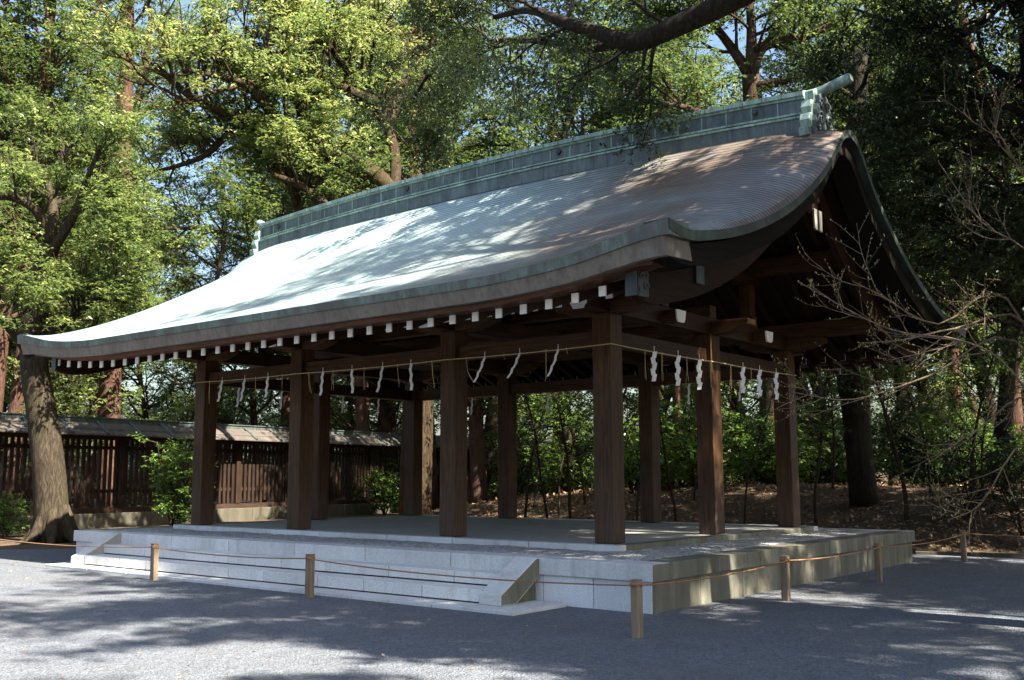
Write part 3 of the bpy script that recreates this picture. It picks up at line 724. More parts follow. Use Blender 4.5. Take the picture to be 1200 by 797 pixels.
for k in range(npost):
    x = k*2.7+.3; m = MB(); m.box(x-.11, x+.11, -.13, .13, .66, 3.1); fobj(m, 'fence_post', WFEN, bevel=.01)
m = MB(); r = random.Random(3); x = .1
while x < FL-.2:
    if abs(((x-.3)/2.7) % 1.0) > .05: m.box(x, x+.115+r.uniform(-.01, .01), -.03, .03, .66+r.uniform(0, .12), 2.95)
    x += .215
fobj(m, 'slat_panel', WFEN)
m = MB()
for z in (1.15, 2.62): m.box(0, FL, .031, .10, z, z+.12)
m.box(0, FL, -.12, .12, 2.951, 3.12); fobj(m, 'rail', WFENX)
m = MB()
for s in (-1, 1): m.prism([(s*.82, 3.05), (s*.80, 3.13), (s*.10, 3.55), (s*.06, 3.48)], 'x', 0, FL)
fr = fobj(m, 'fence_roof', plain('weathered_shingle', (0.075, 0.063, 0.052), .75, .45, 3.0))
m = MB()
for s in (-1, 1): m.prism([(s*.60, 3.265), (s*.58, 3.30), (s*.30, 3.465), (s*.30, 3.44)], 'x', 0.02, FL-.02); m.prism([(s*.845, 3.06), (s*.845, 3.10), (s*.79, 3.142), (s*.79, 3.125)], 'x', 0.02, FL-.02)
fobj(m, 'shingle_course', plain('shingle_edge', (0.07, 0.055, 0.045), .8, .4, 3.0), fr)
for k in range(int(FL/1.35)):
    x = .5+k*1.35; m = MB()
    m.tube([(x, -.86, 3.13), (x+.0, -.45, 3.40), (x+.0, -.08, 3.62)], .045, 6); fobj(m, 'roof_batten', FPAT, fr)
m = MB(); m.box(0, FL, -.15, .15, 3.50, 3.66); m.box(0, FL, -.19, .19, 3.66, FH); fobj(m, 'fence_ridge', FPAT, fr, .01)
lit_sheet = MB(); lit_sheet.add([(-10, 2.2, 0.006), (FL, 2.2, 0.006), (FL, 5.5, 0.006), (-10, 5.5, 0.006)], [(0, 1, 2, 3)])  # added pale sheet imitating sunlit ground glimpsed between the fence slats
pp = tag(lit_sheet.obj('path', ST_FLOOR), 'pale sheet behind the slatted fence standing in for sunlit ground', kind='structure'); pp.location = (A0[0], A0[1], 0); pp.rotation_euler = (0, 0, fa)
fence.location = (A0[0], A0[1], 0); fence.rotation_euler = (0, 0, fa)

# ------------------------------------------------------------------ trees and plants
def leaf_mesh(name, centers, rng, size, tint, mat, flat=0.55, ratio=0.46, dirs=None):
    """one mesh of small folded leaf blades"""
    n = len(centers); c = np.asarray(centers, np.float32)
    d = rng.normal(size=(n, 3)); d[:, 2] = d[:, 2]*0.55-0.25
    if dirs is not None: d = d*0.6+dirs
    d /= np.linalg.norm(d, axis=1, keepdims=True)+1e-9
    up = rng.normal(size=(n, 3))*flat; up[:, 2] += 1.0
    w = np.cross(d, up); w /= np.linalg.norm(w, axis=1, keepdims=True)+1e-9
    nrm = np.cross(w, d)
    L = size*(0.5+1.0*rng.random((n, 1))**1.3); wd = L*ratio*0.5
    mid = c+d*L*0.45
    v = np.stack([c, mid+w*wd+nrm*wd*0.35, c+d*L, mid-w*wd+nrm*wd*0.35], 1).reshape(-1, 3).astype(np.float32)
    o = np.arange(n)*4
    tri = np.stack([o, o+1, o+2, o, o+2, o+3], 1).reshape(-1).astype(np.int32)
    me = bpy.data.meshes.new(name); me.vertices.add(n*4); me.vertices.foreach_set('co', v.ravel())
    me.loops.add(n*6); me.loops.foreach_set('vertex_index', tri)
    me.polygons.add(n*2); me.polygons.foreach_set('loop_start', np.arange(n*2, dtype=np.int32)*3)
    me.update(calc_edges=True)
    a = me.attributes.new('tint', 'FLOAT', 'FACE'); a.data.foreach_set('value', np.repeat(np.clip(tint, 0, 1), 2).astype(np.float32))
    me.materials.append(mat); return me
def leaves_at(tips, rng, per, rad, size, name, mat, zsq=0.55, bias=0.0, hang=0.0, whorl=6):
    """leaves in small whorled sprays, the sprays gathered in flattened clumps round the twig tips"""
    tips = np.asarray(tips, float); k = len(tips); ns = max(1, int(round(per/whorl)))
    off = rng.normal(size=(k, ns, 3))
    off /= np.linalg.norm(off, axis=2, keepdims=True); off *= rng.random((k, ns, 1))**0.45*rad*(0.55+0.9*rng.random((k, 1, 1)))
    off[:, :, 2] = off[:, :, 2]*zsq-hang*np.abs(off[:, :, 2])
    c = (tips[:, None, :]+off).reshape(-1, 3); m = len(c)
    ang = rng.random((m, 1))*6.283+np.arange(whorl)[None, :]*6.283/whorl+rng.normal(size=(m, whorl))*.35
    tilt = -.15-1.2*hang+rng.normal(size=(m, 1))*.30+rng.normal(size=(m, whorl))*.30
    d = np.stack([np.cos(ang), np.sin(ang), tilt], -1).reshape(-1, 3)
    cc = np.repeat(c, whorl, 0)+d*size*.12+rng.normal(size=(m*whorl, 3))*size*.18
    clump = np.repeat(rng.random(k), ns*whorl); spray = np.repeat(rng.random(m), whorl)
    t = 0.42+bias+0.36*(clump-.5)+0.34*(spray-.5)+0.14*rng.normal(size=m*whorl)
    return leaf_mesh(name, cc, rng, size, t, mat, flat=.30, dirs=d*2.2)
def rvec(rng): v = rng.normal(size=3); return v/np.linalg.norm(v)
class Tree:
    def __init__(s, seed): s.rng = np.random.default_rng(seed); s.mb = MB(); s.tips = []
    def limb(s, pts, r0, r1, n=8, smooth=True):
        pts = [np.array(p, float) for p in pts]
        if smooth and len(pts) > 2:
            q = []; P_ = [2*pts[0]-pts[1]]+pts+[2*pts[-1]-pts[-2]]
            for i in range(1, len(P_)-2):
                for t in np.linspace(0, 1, 5)[:-1]:
                    a, b, c, d = P_[i-1:i+3]
                    q.append(.5*(2*b+(c-a)*t+(2*a-5*b+4*c-d)*t*t+(-a+3*b-3*c+d)*t**3))
            pts = q+[pts[-1]]
        m = len(pts); rad = [r0+(r1-r0)*(i/(m-1)) for i in range(m)]
        s.mb.tube(pts, rad, n); return pts, rad
    def grow(s, p, d, L, r, lvl, up=0.12, wob=0.22, ratio=.62, kids=4, tip_step=1):
        rng = s.rng; n = 5 if lvl else 4; pts = [np.array(p, float)]; d = d/np.linalg.norm(d)
        for i in range(n):
            d = d+wob*rvec(rng)+np.array([0, 0, up]); d /= np.linalg.norm(d); pts.append(pts[-1]+d*L/n)
        s.mb.tube(pts, [r*(1-.65*i/n) for i in range(n+1)], 6 if r > .06 else (5 if r > .03 else 3), False)
        if lvl == 0:
            s.tips += [pts[i] for i in range(2, n+1, tip_step)]; return
        for k in range(kids):
            f = .35+.65*(k+rng.random())/kids; i = min(int(f*n), n-1); q = pts[i]+(pts[i+1]-pts[i])*(f*n-i)
            t = pts[i+1]-pts[i]; t /= np.linalg.norm(t); a = rvec(rng); a -= t*(a@t); a /= np.linalg.norm(a)+1e-9
            ang = rng.uniform(.5, 1.15); s.grow(q, t*math.cos(ang)+a*math.sin(ang), L*ratio*rng.uniform(.75, 1.15), r*.55, lvl-1, up, wob, ratio, kids, tip_step)
        s.grow(pts[-1], d, L*ratio, r*.4, lvl-1, up, wob, ratio, kids, tip_step)
    def sprout(s, pts, rad, f0, f1, n, L, lvl, up=.1, kids=4, dirbias=None, db=.0):
        """side branches along an existing limb"""
        m = len(pts)-1
        for k in range(n):
            f = f0+(f1-f0)*(k+s.rng.random())/n; i = min(int(f*m), m-1); q = pts[i]+(pts[i+1]-pts[i])*(f*m-i)
            t = pts[i+1]-pts[i]; t /= np.linalg.norm(t)+1e-9; a = rvec(s.rng); a -= t*(a@t); a /= np.linalg.norm(a)+1e-9
            d = t*.45+a*.9
            if dirbias is not None: d = d+np.array(dirbias)*db
            s.grow(q, d, L*s.rng.uniform(.7, 1.25), max(.02, min(rad[i]*.5, L*.035)), lvl, up, .24, .62, kids)
    def build(s, name, label, base, bk, lf, per, rad, size, group=None, zsq=.42, bias=0.0, cat='tree', hang=0.0, gap=.0):
        root = thing(name, label, cat, tuple(map(float, base)), group)
        t = s.mb.obj('trunk', bk, root, smooth=True)
        if gap:                                                # open, layered crown: whole groups of sprays are missing
            T_ = np.array(s.tips); ph = s.rng.uniform(0, 6.28, 6)
            f_ = np.sin(T_[:, 0]*2.1+ph[0])*np.sin(T_[:, 1]*1.9+ph[1])+np.sin(T_[:, 2]*2.6+ph[2]+T_[:, 0]*.9)*.9+.5*np.sin(T_[:, 1]*3.7+ph[3]+T_[:, 2]*2.0)
            s.tips = [q for q, v in zip(s.tips, f_) if v > np.quantile(f_, gap)]
        me = leaves_at(s.tips, s.rng, per, rad, size, 'crown', lf, zsq, bias, hang)
        link('crown', me, None, root); return root

# --- old tree at the left, in front of the fence
t = Tree(11); b = at(62, 632, 27.6); b[2] = -.05
pl, rl = t.limb([b, at(58, 560, 27.6), at(50, 490, 27.6), at(40, 425, 27.5), at(44, 340, 27.3), at(58, 285, 27.0)], .45, .28, 14)
for k in range(7):                                             # root flare
    a = 2*math.pi*k/7+.3; t.mb.tube([b+np.array([q_*math.cos(a+.1*q_), q_*math.sin(a+.1*q_), z_]) for q_, z_ in ((.26, 1.0), (.36, .62), (.52, .24), (.74, .05), (1.0+.15*(k % 3), -.10))], [.10, .15, .15, .10, .03], 8)
for pts_, r0, r1, nsp in (([pl[-1], at(45, 250, 26.5), at(15, 232, 26), at(-40, 225, 25)], .17, .06, 7), ([pl[-1], at(62, 240, 27.5), at(50, 205, 28), at(20, 180, 28.5)], .16, .05, 7), ([pl[-3], at(85, 255, 26.5), at(100, 215, 26.2), at(118, 170, 26)], .15, .04, 6),
                          ([pl[12], at(5, 380, 26), at(-40, 350, 25)], .12, .04, 6), ([pl[13], at(85, 372, 27.5), at(130, 335, 27.2), at(170, 305, 27)], .12, .03, 18), ([pl[-1], at(60, 270, 28.2), at(75, 190, 29), at(60, 120, 29.5)], .16, .05, 8)):
    p, r = t.limb(pts_, r0, r1, 8); t.sprout(p, r, .3, 1, nsp, 1.3, 1, .12, 4)
t.build('camphor_tree', 'thick grey trunked tree at left, in front of the fence beside the roof tip', b, BK_GREY, LF_CAMPHOR, 80, .50, .11, zsq=.36, gap=.30, bias=-.06)

# --- great spreading tree behind the ridge, limbs reaching left
t = Tree(23); b = at(486, 575, 35.1); b[2] = 0
trk, tr = t.limb([b, at(490, 420, 34.3), at(478, 290, 33.5), at(462, 235, 32.8)], .55, .42, 14)
l1, r1 = t.limb([trk[-1], at(438, 205, 32.0), at(398, 186, 31.2), at(362, 170, 30.8), at(338, 152, 30.4), at(300, 142, 30.0), at(255, 128, 29.6), at(222, 112, 29.2), at(180, 75, 28.9)], .36, .08, 10)
l2, r2 = t.limb([trk[-2], at(420, 258, 32.0), at(385, 243, 31.2), at(352, 218, 30.4), at(320, 205, 29.6)], .26, .08, 9)
l3, r3 = t.limb([l1[16], at(300, 110, 29.6), at(280, 95, 28.9), at(215, 82, 28.1)], .2, .05, 8)
l4, r4 = t.limb([l1[12], at(350, 120, 31.2), at(320, 100, 31.2), at(290, 62, 31.2)], .22, .06, 8)
l5, r5 = t.limb([trk[-1], at(462, 175, 33.5), at(440, 120, 33.5), at(405, 78, 32.8), at(372, 35, 32.0), at(345, -10, 31.2)], .20, .09, 10)
l6, r6 = t.limb([l5[8], at(395, 100, 32.0), at(355, 72, 31.2), at(320, 75, 30.4)], .22, .06, 8)
l7, r7 = t.limb([l5[6], at(470, 100, 35.1), at(500, 50, 35.9), at(510, 0, 35.9)], .28, .10, 8)
l8, r8 = t.limb([l1[20], at(265, 160, 30.4), at(235, 185, 30.4), at(170, 205, 30.4)], .16, .05, 7)
for p, r, f0, n, L in ((l1, r1, .28, 24, 1.9), (l2, r2, .35, 13, 1.7), (l3, r3, .25, 12, 1.7), (l4, r4, .2, 12, 1.7), (l5, r5, .25, 18, 2.2), (l6, r6, .2, 12, 1.8), (l7, r7, .2, 14, 2.2), (l8, r8, .25, 12, 1.6)):
    t.sprout(p, r, f0, 1, n, L, 1, .12, 4, (0, 0, 1), .55)
t.build('camphor_tree', 'great camphor tree behind the roof ridge, thick limbs spreading to the left', b, BK_TAN, LF_CAMPHOR, 64, .60, .125, bias=.08, zsq=.34, gap=.30)

t = Tree(27); b = at(371, 590, 31.5); b[2] = 0
trk, tr = t.limb([b, at(371, 480, 31.5), at(368, 380, 31.5), at(355, 290, 31.5), at(345, 210, 31.5), at(340, 160, 31.5)], .20, .10, 10)
t.sprout(trk, tr, .58, 1, 20, 2.0, 1, .05, 4)
p, r = t.limb([trk[12], at(310, 285, 30.5), at(230, 268, 29.5), at(150, 272, 29), at(110, 290, 29)], .09, .03, 7); t.sprout(p, r, .15, 1, 16, 1.5, 1, .03, 4)
t.build('evergreen_tree', 'bushy evergreen behind the left end of the roof, its crown around the ridge end', b, BK_GREY, LF_MID, 70, .50, .115, bias=.05)
# --- tall straight reddish trunk behind the fence
t = Tree(31); b = at(128, 600, 46); b[2] = 0
trk, tr = t.limb([b, at(128, 480, 46), at(133, 380, 46), at(142, 240, 46), at(147, 100, 46), at(150, -40, 46)], .52, .30, 12)
t.sprout(trk, tr, .28, 1, 26, 2.4, 1, .05, 4)
t.build('cedar_tree', 'tall straight reddish brown trunk rising behind the fence at left', b, BK_RED, LF_MID, 60, .62, .14)

# --- branch of a near tree reaching over the pavilion from the right
t = Tree(41); b = np.array([13.6, 1.6, 0.0])
trk, tr = t.limb([b, b+np.array([-.1, -.2, 4]), b+np.array([-.3, -.5, 8]), b+np.array([.1, -.4, 11]), b+np.array([.4, -.2, 13.2])], .48, .20, 12)
m1, q1 = t.limb([trk[7], at(1000, -140, 16.5), at(930, -50, 16.7), at(868, -6, 17), at(790, 32, 17.5), at(742, 50, 18), at(700, 38, 18.5), at(660, 26, 19), at(620, 12, 21), at(580, 20, 24)], .30, .06, 10)
m2, q2 = t.limb([m1[16], at(690, 58, 19.5), at(630, 48, 21.5), at(560, 52, 24.5), at(505, 85, 27), at(475, 135, 28)], .10, .03, 7)
t.sprout(m1, q1, .42, 1, 15, 1.25, 1, -.02, 4); t.sprout(m2, q2, .45, 1, 26, 1.4, 1, -.05, 4)
t.sprout(trk, tr, .55, 1, 14, 2.4, 1, .02, 5)
t.build('oak_tree', 'dark evergreen oak whose long limb reaches in over the ridge from the upper right', b, BK_DARK, LF_DARK, 75, .48, .085, hang=.25)
# --- trees behind the right end of the ridge
t = Tree(47); b = at(905, 575, 33); b[2] = terrain(b[0], b[1])
trk, tr = t.limb([b, at(905, 420, 33), at(895, 260, 33), at(885, 150, 33), at(880, 90, 33)], .45, .30, 12)
for pts_, r0, r1 in (([trk[-3], at(850, 160, 32), at(815, 130, 31), at(770, 120, 30)], .22, .06), ([trk[-1], at(895, 55, 33), at(940, 45, 33), at(990, 20, 33)], .22, .08), ([trk[-1], at(860, 60, 33.5), at(830, 20, 34), at(800, -20, 34)], .22, .08),
                     ([trk[-2], at(935, 90, 32), at(975, 75, 31), at(1020, 90, 30)], .20, .06), ([trk[-4], at(860, 200, 34), at(800, 180, 34.5), at(740, 185, 35)], .2, .06), ([trk[-1], at(880, 20, 33), at(870, -50, 33)], .22, .1)):
    p, r = t.limb(pts_, r0, r1, 8); t.sprout(p, r, .2, 1, 10, 1.9, 1, .08, 4)
t.build('camphor_tree', 'gnarled many limbed tree just behind the right end of the ridge', b, BK_TAN, LF_MID, 70, .62, .125)
t = Tree(53); b = at(1012, 580, 27); b[2] = terrain(b[0], b[1])
trk, tr = t.limb([b, at(1004, 500, 27), at(992, 420, 27), at(988, 300, 27), at(1000, 180, 27), at(1010, 60, 27)], .36, .22, 12)
t.sprout(trk, tr, .48, 1, 22, 2.3, 1, .02, 4)
t.build('oak_tree', 'dark leaning trunk behind the right rear of the pavilion', b, BK_DARK, LF_DARK, 80, .58, .11, hang=.2)
t = Tree(59); b = at(1235, 585, 21); b[2] = terrain(b[0], b[1])
trk, tr = t.limb([b, at(1230, 470, 21), at(1238, 330, 21), at(1215, 180, 21), at(1200, 20, 21), at(1180, -140, 21)], .24, .12, 10)
t.sprout(trk, tr, .22, 1, 34, 2.4, 1, -.02, 4)
for pts_ in ([trk[10], at(1160, 300, 21), at(1100, 270, 21.5), at(1045, 285, 22)], [trk[13], at(1150, 180, 21), at(1090, 150, 22), at(1040, 170, 23)], [trk[17], at(1130, 40, 21.5), at(1060, 30, 22), at(1000, 10, 22.5)]):
    p, r = t.limb(pts_, .10, .03, 7); t.sprout(p, r, .2, 1, 16, 1.6, 1, -.04, 4)
t.build('oak_tree', 'dense dark evergreen at right whose sprays droop against the gable', b, BK_DARK, LF_DARK, 80, .50, .10, hang=.3)
# --- reddish twin trunk seen through the pavilion
t = Tree(61); b = at(562, 592, 38); b[2] = terrain(b[0], b[1])
for du, r0 in ((0, .34), (-20, .16)):
    trk, tr = t.limb([b+np.array([du*.012, 0, -.1]), at(560+du, 540, 38), at(558+du*1.3, 480, 38), at(562+du, 380, 38), at(575+du*2, 250, 38)], r0, r0*.6, 10)
    t.sprout(trk, tr, .45, 1, 12, 2.6, 1, .08, 4)
t.build('pine_tree', 'reddish trunk standing behind the pavilion beside the third front column', b, BK_RED, LF_MID, 60, .6, .13)

# --- woodland individuals: a few source trees, copied
def forest_tree(seed, h, r, first, lf, bk, per, size, nbr, L, name, clump=.30):
    t = Tree(seed); rg = t.rng; pts = [np.array([0, 0, -.2])]; d = np.array([0, 0, 1.0])
    for i in range(6):
        d = d+np.array([rg.normal()*.09, rg.normal()*.09, 0]); d /= np.linalg.norm(d); pts.append(pts[-1]+d*h/6)
    p, rr = t.limb(pts, r, r*.35, 9); t.sprout(p, rr, first, 1, nbr, L, 1, .06, 4)
    t.grow(p[-1], d, L, r*.3, 1)
    o = t.build(name, None, (0, 0, 0), bk, lf, per, L*clump, size); return o
protos = [forest_tree(101, 15, .24, .22, LF_MID, BK_GREY, 70, .15, 26, 2.6, 'evergreen_tree'), forest_tree(102, 18, .30, .30, LF_DARK, BK_DARK, 75, .15, 28, 2.8, 'evergreen_tree'),
          forest_tree(103, 13, .20, .15, LF_CAMPHOR, BK_TAN, 70, .14, 26, 2.4, 'evergreen_tree'), forest_tree(104, 20, .32, .40, LF_MID, BK_RED, 70, .16, 28, 3.0, 'evergreen_tree')]
sap = [forest_tree(105, 5.5, .045, .35, LF_MID, BK_TAN, 13, .10, 11, .9, 'sapling'), forest_tree(106, 4.2, .035, .3, LF_BUSH, BK_GREY, 13, .10, 10, .8, 'sapling')]
used = set()
def place(proto, u, D, rot, sc, label, group, cat='tree', v=None):
    q = at(u, 557.5, D); z = float(terrain(q[0], q[1]))
    if proto.name not in used: used.add(proto.name); o = proto
    else: o = copy_tree(proto)
    o.location = (q[0], q[1], z-.05); o.rotation_euler = (0, 0, rot); o.scale = (sc, sc, sc)
    tag(o, label, cat, group); return o
rg = random.Random(77)
GW = 'woodland trees behind the pavilion and fence'
for i, (u, D, k, sc, lab) in enumerate([
    (886, 37, 2, .9, 'pale trunk in sunlight seen between the two right rear columns'), (1045, 42, 2, 1.0, 'pale sunlit trunk right of the dark leaning one'),
    (1075, 38, 1, .75, 'thin dark straight trunk in the wood at right'), (1160, 32, 1, .9, 'dark trunk at the right edge behind the bare twigs'),
    (668, 36, 0, .9, 'grey trunk behind the pavilion left of the corner column'), (805, 35, 3, .8, 'reddish trunk behind the pavilion right of the corner column'),
    (955, 38, 0, 1.0, 'grey trunk just right of the last rear column'), (1195, 34, 3, 1.0, 'reddish trunk far back at the right edge'),
    (240, 52, 0, 1.0, 'grey trunk behind the fence right of the first column'), (180, 58, 2, 1.1, 'bushy yellow green tree behind the fence at left'),
    (60, 50, 2, 1.1, 'yellow green crown behind the fence at far left'), (310, 62, 0, 1.1, 'tree behind the fence between the two leftmost columns'),
    (410, 60, 2, 1.0, 'yellow green tree behind the fence left of the second rear column'), (-30, 42, 0, 1.0, 'tree behind the fence at the left edge'),
    (20, 60, 1, 1.0, 'dark tree deep behind the fence at far left'), (640, 50, 1, 1.0, 'dark tree deep in the wood behind the third column')]):
    place(protos[k], u, D, rg.uniform(0, 6.28), sc, lab, GW)
for i, (u, D, k, sc) in enumerate([(350, 75, 3, 1.1), (450, 78, 1, 1.15), (530, 66, 3, 1.1), (590, 58, 0, 1.2), (720, 46, 1, 1.1), (760, 56, 2, 1.2), (830, 48, 3, 1.1), (870, 60, 0, 1.2), (920, 50, 1, 1.15), (985, 46, 2, 1.1), (1020, 58, 0, 1.2),
    (1090, 44, 0, 1.1), (1130, 52, 3, 1.2), (1180, 46, 1, 1.15), (1235, 40, 0, 1.1), (1260, 30, 1, 1.0), (700, 70, 3, 1.3), (790, 72, 0, 1.3), (960, 74, 1, 1.3), (1070, 70, 3, 1.3), (1160, 68, 2, 1.3), (490, 95, 0, 1.2), (110, 80, 3, 1.0), (40, 85, 0, 1.1), (270, 90, 0, .9), (1220, 55, 2, 1.2), (-60, 62, 0, 1.2), (0, 70, 3, 1.35), (90, 68, 1, 1.2), (330, 64, 3, 1.2), (390, 80, 0, 1.4), (-20, 50, 2, 1.3), (440, 58, 2, 1.25), (260, 66, 0, 1.05), (-20, 38, 3, 1.0), (8, 40, 3, 1.25), (505, 43, 3, 1.3), (555, 45, 1, 1.35), (455, 60, 3, 1.5), (40, 44, 2, 1.3), (100, 56, 3, 1.25), (10, 52, 1, 1.2), (430, 50, 3, 1.15), (470, 52, 2, 1.3), (520, 48, 0, 1.3)]):
    place(protos[k], u, D, rg.uniform(0, 6.28), sc*rg.uniform(.92, 1.08), 'evergreen tree standing deep in the wood behind the pavilion', 'deep woodland trees')
for i, (u, D, k, sc) in enumerate([(612, 30, 0, 1.0), (625, 33, 1, 1.1), (640, 29, 0, .9), (655, 31, 1, 1), (672, 28, 0, 1.1), (686, 32, 0, 1), (745, 29, 1, 1), (790, 27, 0, .9), (812, 30, 1, 1), (700, 27, 0, 1.2), (870, 27, 1, .9), (955, 26, 0, 1), (975, 29, 1, 1.1), (1060, 25, 0, 1.2), (1090, 27, 1, 1.1), (1130, 24, 0, 1.0), (1150, 28, 1, 1.2), (505, 42, 0, 1.2), (600, 40, 1, 1.2)]):
    place(sap[k], u, D, rg.uniform(0, 6.28), sc, 'slender sapling growing on the leafy bank behind the pavilion', 'saplings on the bank', 'sapling')
# --- shrubs
def shrub(seed, h, w, lf, per, size, name='shrub'):
    t = Tree(seed); rg_ = t.rng
    for k in range(7):
        a = rg_.random()*6.28; d = np.array([math.cos(a)*.5*w, math.sin(a)*.5*w, h]); p, r = t.limb([np.array([0, 0, -.05]), d*.4+rvec(rg_)*.05, d*.85], .025, .01, 5)
        t.sprout(p, r, .15, 1, 6, .45*w, 0, .05)
    root = thing(name, None, 'shrub'); t.mb.obj('stem', BK_GREY, root); link('foliage', leaves_at(t.tips, rg_, per, .22*w, size, 'foliage', lf, .7), None, root); return root
sh = [shrub(201, 1.5, 1.4, LF_BUSH, 16, .11), shrub(202, 1.1, 1.6, LF_MID, 16, .10), shrub(203, 2.0, 1.6, LF_DARK, 18, .11)]
GB = 'broadleaf shrubs in the undergrowth'
for i in range(80):
    u = rg.uniform(430, 1260); D = rg.uniform(31, 52) if u < 760 else rg.uniform(30, 48)
    if u < 620: D = rg.uniform(46, 60)
    place(sh[rg.choice((0, 0, 0, 1, 2))], u, D, rg.uniform(0, 6.28), rg.uniform(.9, 1.7), 'broadleaf evergreen shrub in the shady undergrowth behind the pavilion', GB, 'shrub')
for i in range(16):
    place(sh[rg.choice((0, 1))], rg.uniform(-40, 480), rg.uniform(50, 66), rg.uniform(0, 6.28), rg.uniform(1.2, 2.0), 'leafy shrub growing behind the slatted fence', 'shrubs behind the fence', 'shrub')
for u, D, s_, lab in ((1135, 24.5, 1.0, 'dark low shrub on the bank behind the far rope post'), (1195, 23.0, 1.0, 'dark shrub at the right edge behind the stone kerb')):
    place(sh[2], u, D, rg.uniform(0, 6), s_, lab, 'shrubs by the kerb', 'shrub')
t = Tree(211); b = at(203, 615, 31.5); b[2] = 0
for k in range(9):
    a = t.rng.random()*6.28; d = np.array([math.cos(a)*.55, math.sin(a)*.55, 0])
    p, r = t.limb([b, b+d*.5+np.array([0, 0, 1.1]), b+d*1.0+np.array([0, 0, 2.0+t.rng.random()*.9])], .035, .012, 5); t.sprout(p, r, .15, 1, 9, .7, 0, .0)
t.build('shrub', 'tall bright green layered shrub growing before the fence, left of the first column', b, BK_GREY, LF_BUSH, 26, .34, .10, None, .35, cat='shrub')
o = place(sh[0], 10, 30, 1.0, .8, 'small green shrub before the fence at the left edge', None, 'shrub'); 

# --- bare budding tree at the right edge
t = Tree(301); b = np.array([12.2, -2.6, 0.0]); b = at(1275, 557.5, 12.2); b[2] = 0; rgn = t.rng
trk, tr = t.limb([b, b+np.array([.05, 0, .9]), b+np.array([0, .1, 1.7])], .07, .05, 8)
buds = []
def twig(p, d, L, r, lvl, up=.10):
    n = 7; pts = [np.array(p, float)]; d = np.array(d, float)/np.linalg.norm(d)
    for i in range(n):
        d = d+.15*rvec(rgn)+np.array([0, 0, up]); d /= np.linalg.norm(d); pts.append(pts[-1]+d*L/n)
    t.mb.tube(pts, [r*(1-.7*i/n) for i in range(n+1)], 5 if r > .006 else 4, False); buds.append(pts[-1])
    if lvl:
        for k in range(5):
            i = rgn.integers(2, n); tt = pts[i]-pts[i-1]; tt /= np.linalg.norm(tt); a = rvec(rgn); a -= tt*(a@tt); a /= np.linalg.norm(a)
            twig(pts[i], tt*.75+a*.6, L*rgn.uniform(.35, .6), r*.55, lvl-1, up)
    else:
        for i in (2, 4, 5, 6): buds.append(pts[i])
for pts_, r0 in (([trk[-1], at(1205, 380, 12), at(1120, 385, 11.8), at(1060, 398, 11.6), at(1008, 402, 11.4)], .020), ([trk[-2], at(1190, 400, 12.2), at(1090, 440, 12), at(1000, 468, 11.8), at(930, 460, 11.6)], .018),
                 ([trk[-1], at(1180, 350, 12), at(1100, 380, 11.7), at(1030, 345, 11.5), at(1000, 330, 11.4)], .016), ([trk[-1], at(1230, 280, 11.8), at(1190, 190, 11.5), at(1160, 140, 11.4)], .018),
                 ([trk[-2], at(1190, 440, 11.5), at(1130, 400, 11.2), at(1040, 385, 11), at(935, 330, 10.8)], .014), ([trk[-1], at(1220, 320, 12.4), at(1150, 260, 12.5), at(1100, 190, 12.6)], .015),
                 ([trk[-4], at(1205, 520, 11.8), at(1150, 590, 11.6), at(1110, 610, 11.5)], .014), ([trk[-3], at(1210, 470, 12), at(1150, 500, 11.8), at(1085, 545, 11.6)], .014)):
    p, r = t.limb(pts_, r0*1.05, .005, 6); buds.append(p[-1])
    for k in range(8):
        i = rgn.integers(5, len(p)-1); tt = p[i+1]-p[i]; tt /= np.linalg.norm(tt); a = rvec(rgn); a -= tt*(a@tt); a /= np.linalg.norm(a)
        twig(p[i], tt*.8+a*.6, rgn.uniform(.4, .95), max(.0065, r[i]*.5), 1, .045)
root = thing('bare_tree', 'bare budding tree with pale tangled twigs at the right edge', 'tree', tuple(b)); t.mb.obj('trunk', BK_TWIG, root, smooth=True)
bc = np.array(buds); bc = bc+rgn.normal(size=bc.shape)*.004
link('buds', leaf_mesh('buds', bc, rgn, .03, rgn.random(len(bc)), LF_BUD, dirs=np.array([[0, 0, 1.2]]), ratio=.4), None, root)

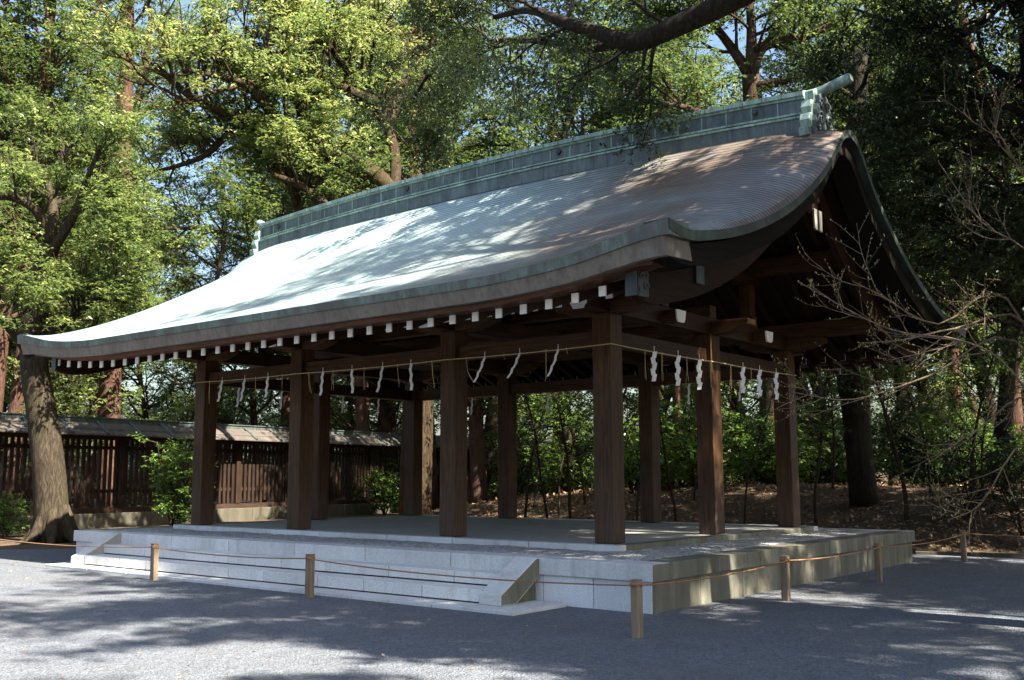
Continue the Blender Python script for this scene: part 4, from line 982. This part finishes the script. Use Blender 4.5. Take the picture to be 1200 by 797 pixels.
# --- trees to the right of and beside the viewer that shade the court
sproto = [forest_tree(401, 17, .36, .42, LF_DARK, BK_DARK, 120, .15, 26, 3.4, 'evergreen_tree', .17), forest_tree(402, 15, .32, .45, LF_MID, BK_GREY, 110, .15, 24, 3.2, 'evergreen_tree', .15)]
for x, y, k, sc, lab in ((17.5, -7.6, 0, 1.0, 'evergreen shading the gravel from right of the steps'), (21.0, -11.5, 1, 1.05, 'evergreen shading the near gravel from the right'), (22.5, 1.2, 1, 1.1, 'evergreen shading the pavilion from the right'),
                         (19.5, 5.5, 1, 1.1, 'evergreen right of the wooded bank'), (27.0, 5.0, 1, 1.2, 'farther evergreen right of the pavilion'), (16.5, 10.5, 0, 1.0, 'evergreen on the bank right of the view'), (13.2, 8.0, 0, .9, 'evergreen by the kerb right of the view'), (18.5, 14.5, 1, 1.0, 'evergreen deep on the bank right of the view'), (26.5, -8.0, 1, 1.2, 'farther evergreen right of the gravel court'), (11.8, -3.2, 0, 1.0, 'evergreen beside the bare budding tree')):
    pr = sproto[k]
    if pr.name not in used: used.add(pr.name); o = pr
    else: o = copy_tree(pr)
    o.location = (x, y, float(terrain(x, y))); o.rotation_euler = (0, 0, rg.uniform(0, 6.28)); o.scale = (sc,)*3; tag(o, lab, 'tree', 'trees shading the court from the right')

# --- far wood: one mass
rn = np.random.default_rng(900); cc = []
for i in range(2800):
    u = rn.uniform(-250, 1450); D = rn.uniform(85, 120); p = at(u, 557.5, D)
    top = 9 if u < 330 else 22
    p[2] = .5+rn.random()**1.8*top; cc.append(p)
me = leaves_at(cc, rn, 150, 2.2, .40, 'far_woods', LF_DARK, .8)
tag(link('far_woods', me, None), 'far mass of woodland foliage closing the view behind the trees', kind='stuff')
# --- leaf litter on the bank and stray leaves on the gravel
n = 42000; uu = rn.uniform(470, 1300, n); DD = 17+rn.random(n)**1.2*33
pts = np.array([at(a, 557.5, d) for a, d in zip(uu, DD)]); pts[:, 2] = terrain(pts[:, 0], pts[:, 1])+.005+.03*rn.random(n)
keep = (pts[:, 1] > 7.15+0.30*np.clip(pts[:, 0]-6.4, 0, 40)) & (pts[:, 0] > -16); pts = pts[keep]
me = leaf_mesh('leaf_litter', pts, rn, .11, .3+.5*vnoise(pts[:, 0], pts[:, 1], 1.1, 5)+.2*rn.normal(size=len(pts)), LF_LITTER, flat=.5, ratio=.6)
tag(link('leaf_litter', me, None), 'brown fallen leaves covering the bank behind the pavilion', kind='stuff')
pts = np.stack([rn.uniform(-10, 13, 420), rn.uniform(-12, -6.2, 420), np.full(420, .006)], 1)
me = leaf_mesh('scattered_leaves', pts, rn, .045, rn.random(420), LF_LITTER, flat=.35, ratio=.5)
tag(link('scattered_leaves', me, None), 'few dry leaves scattered on the gravel court', kind='stuff')
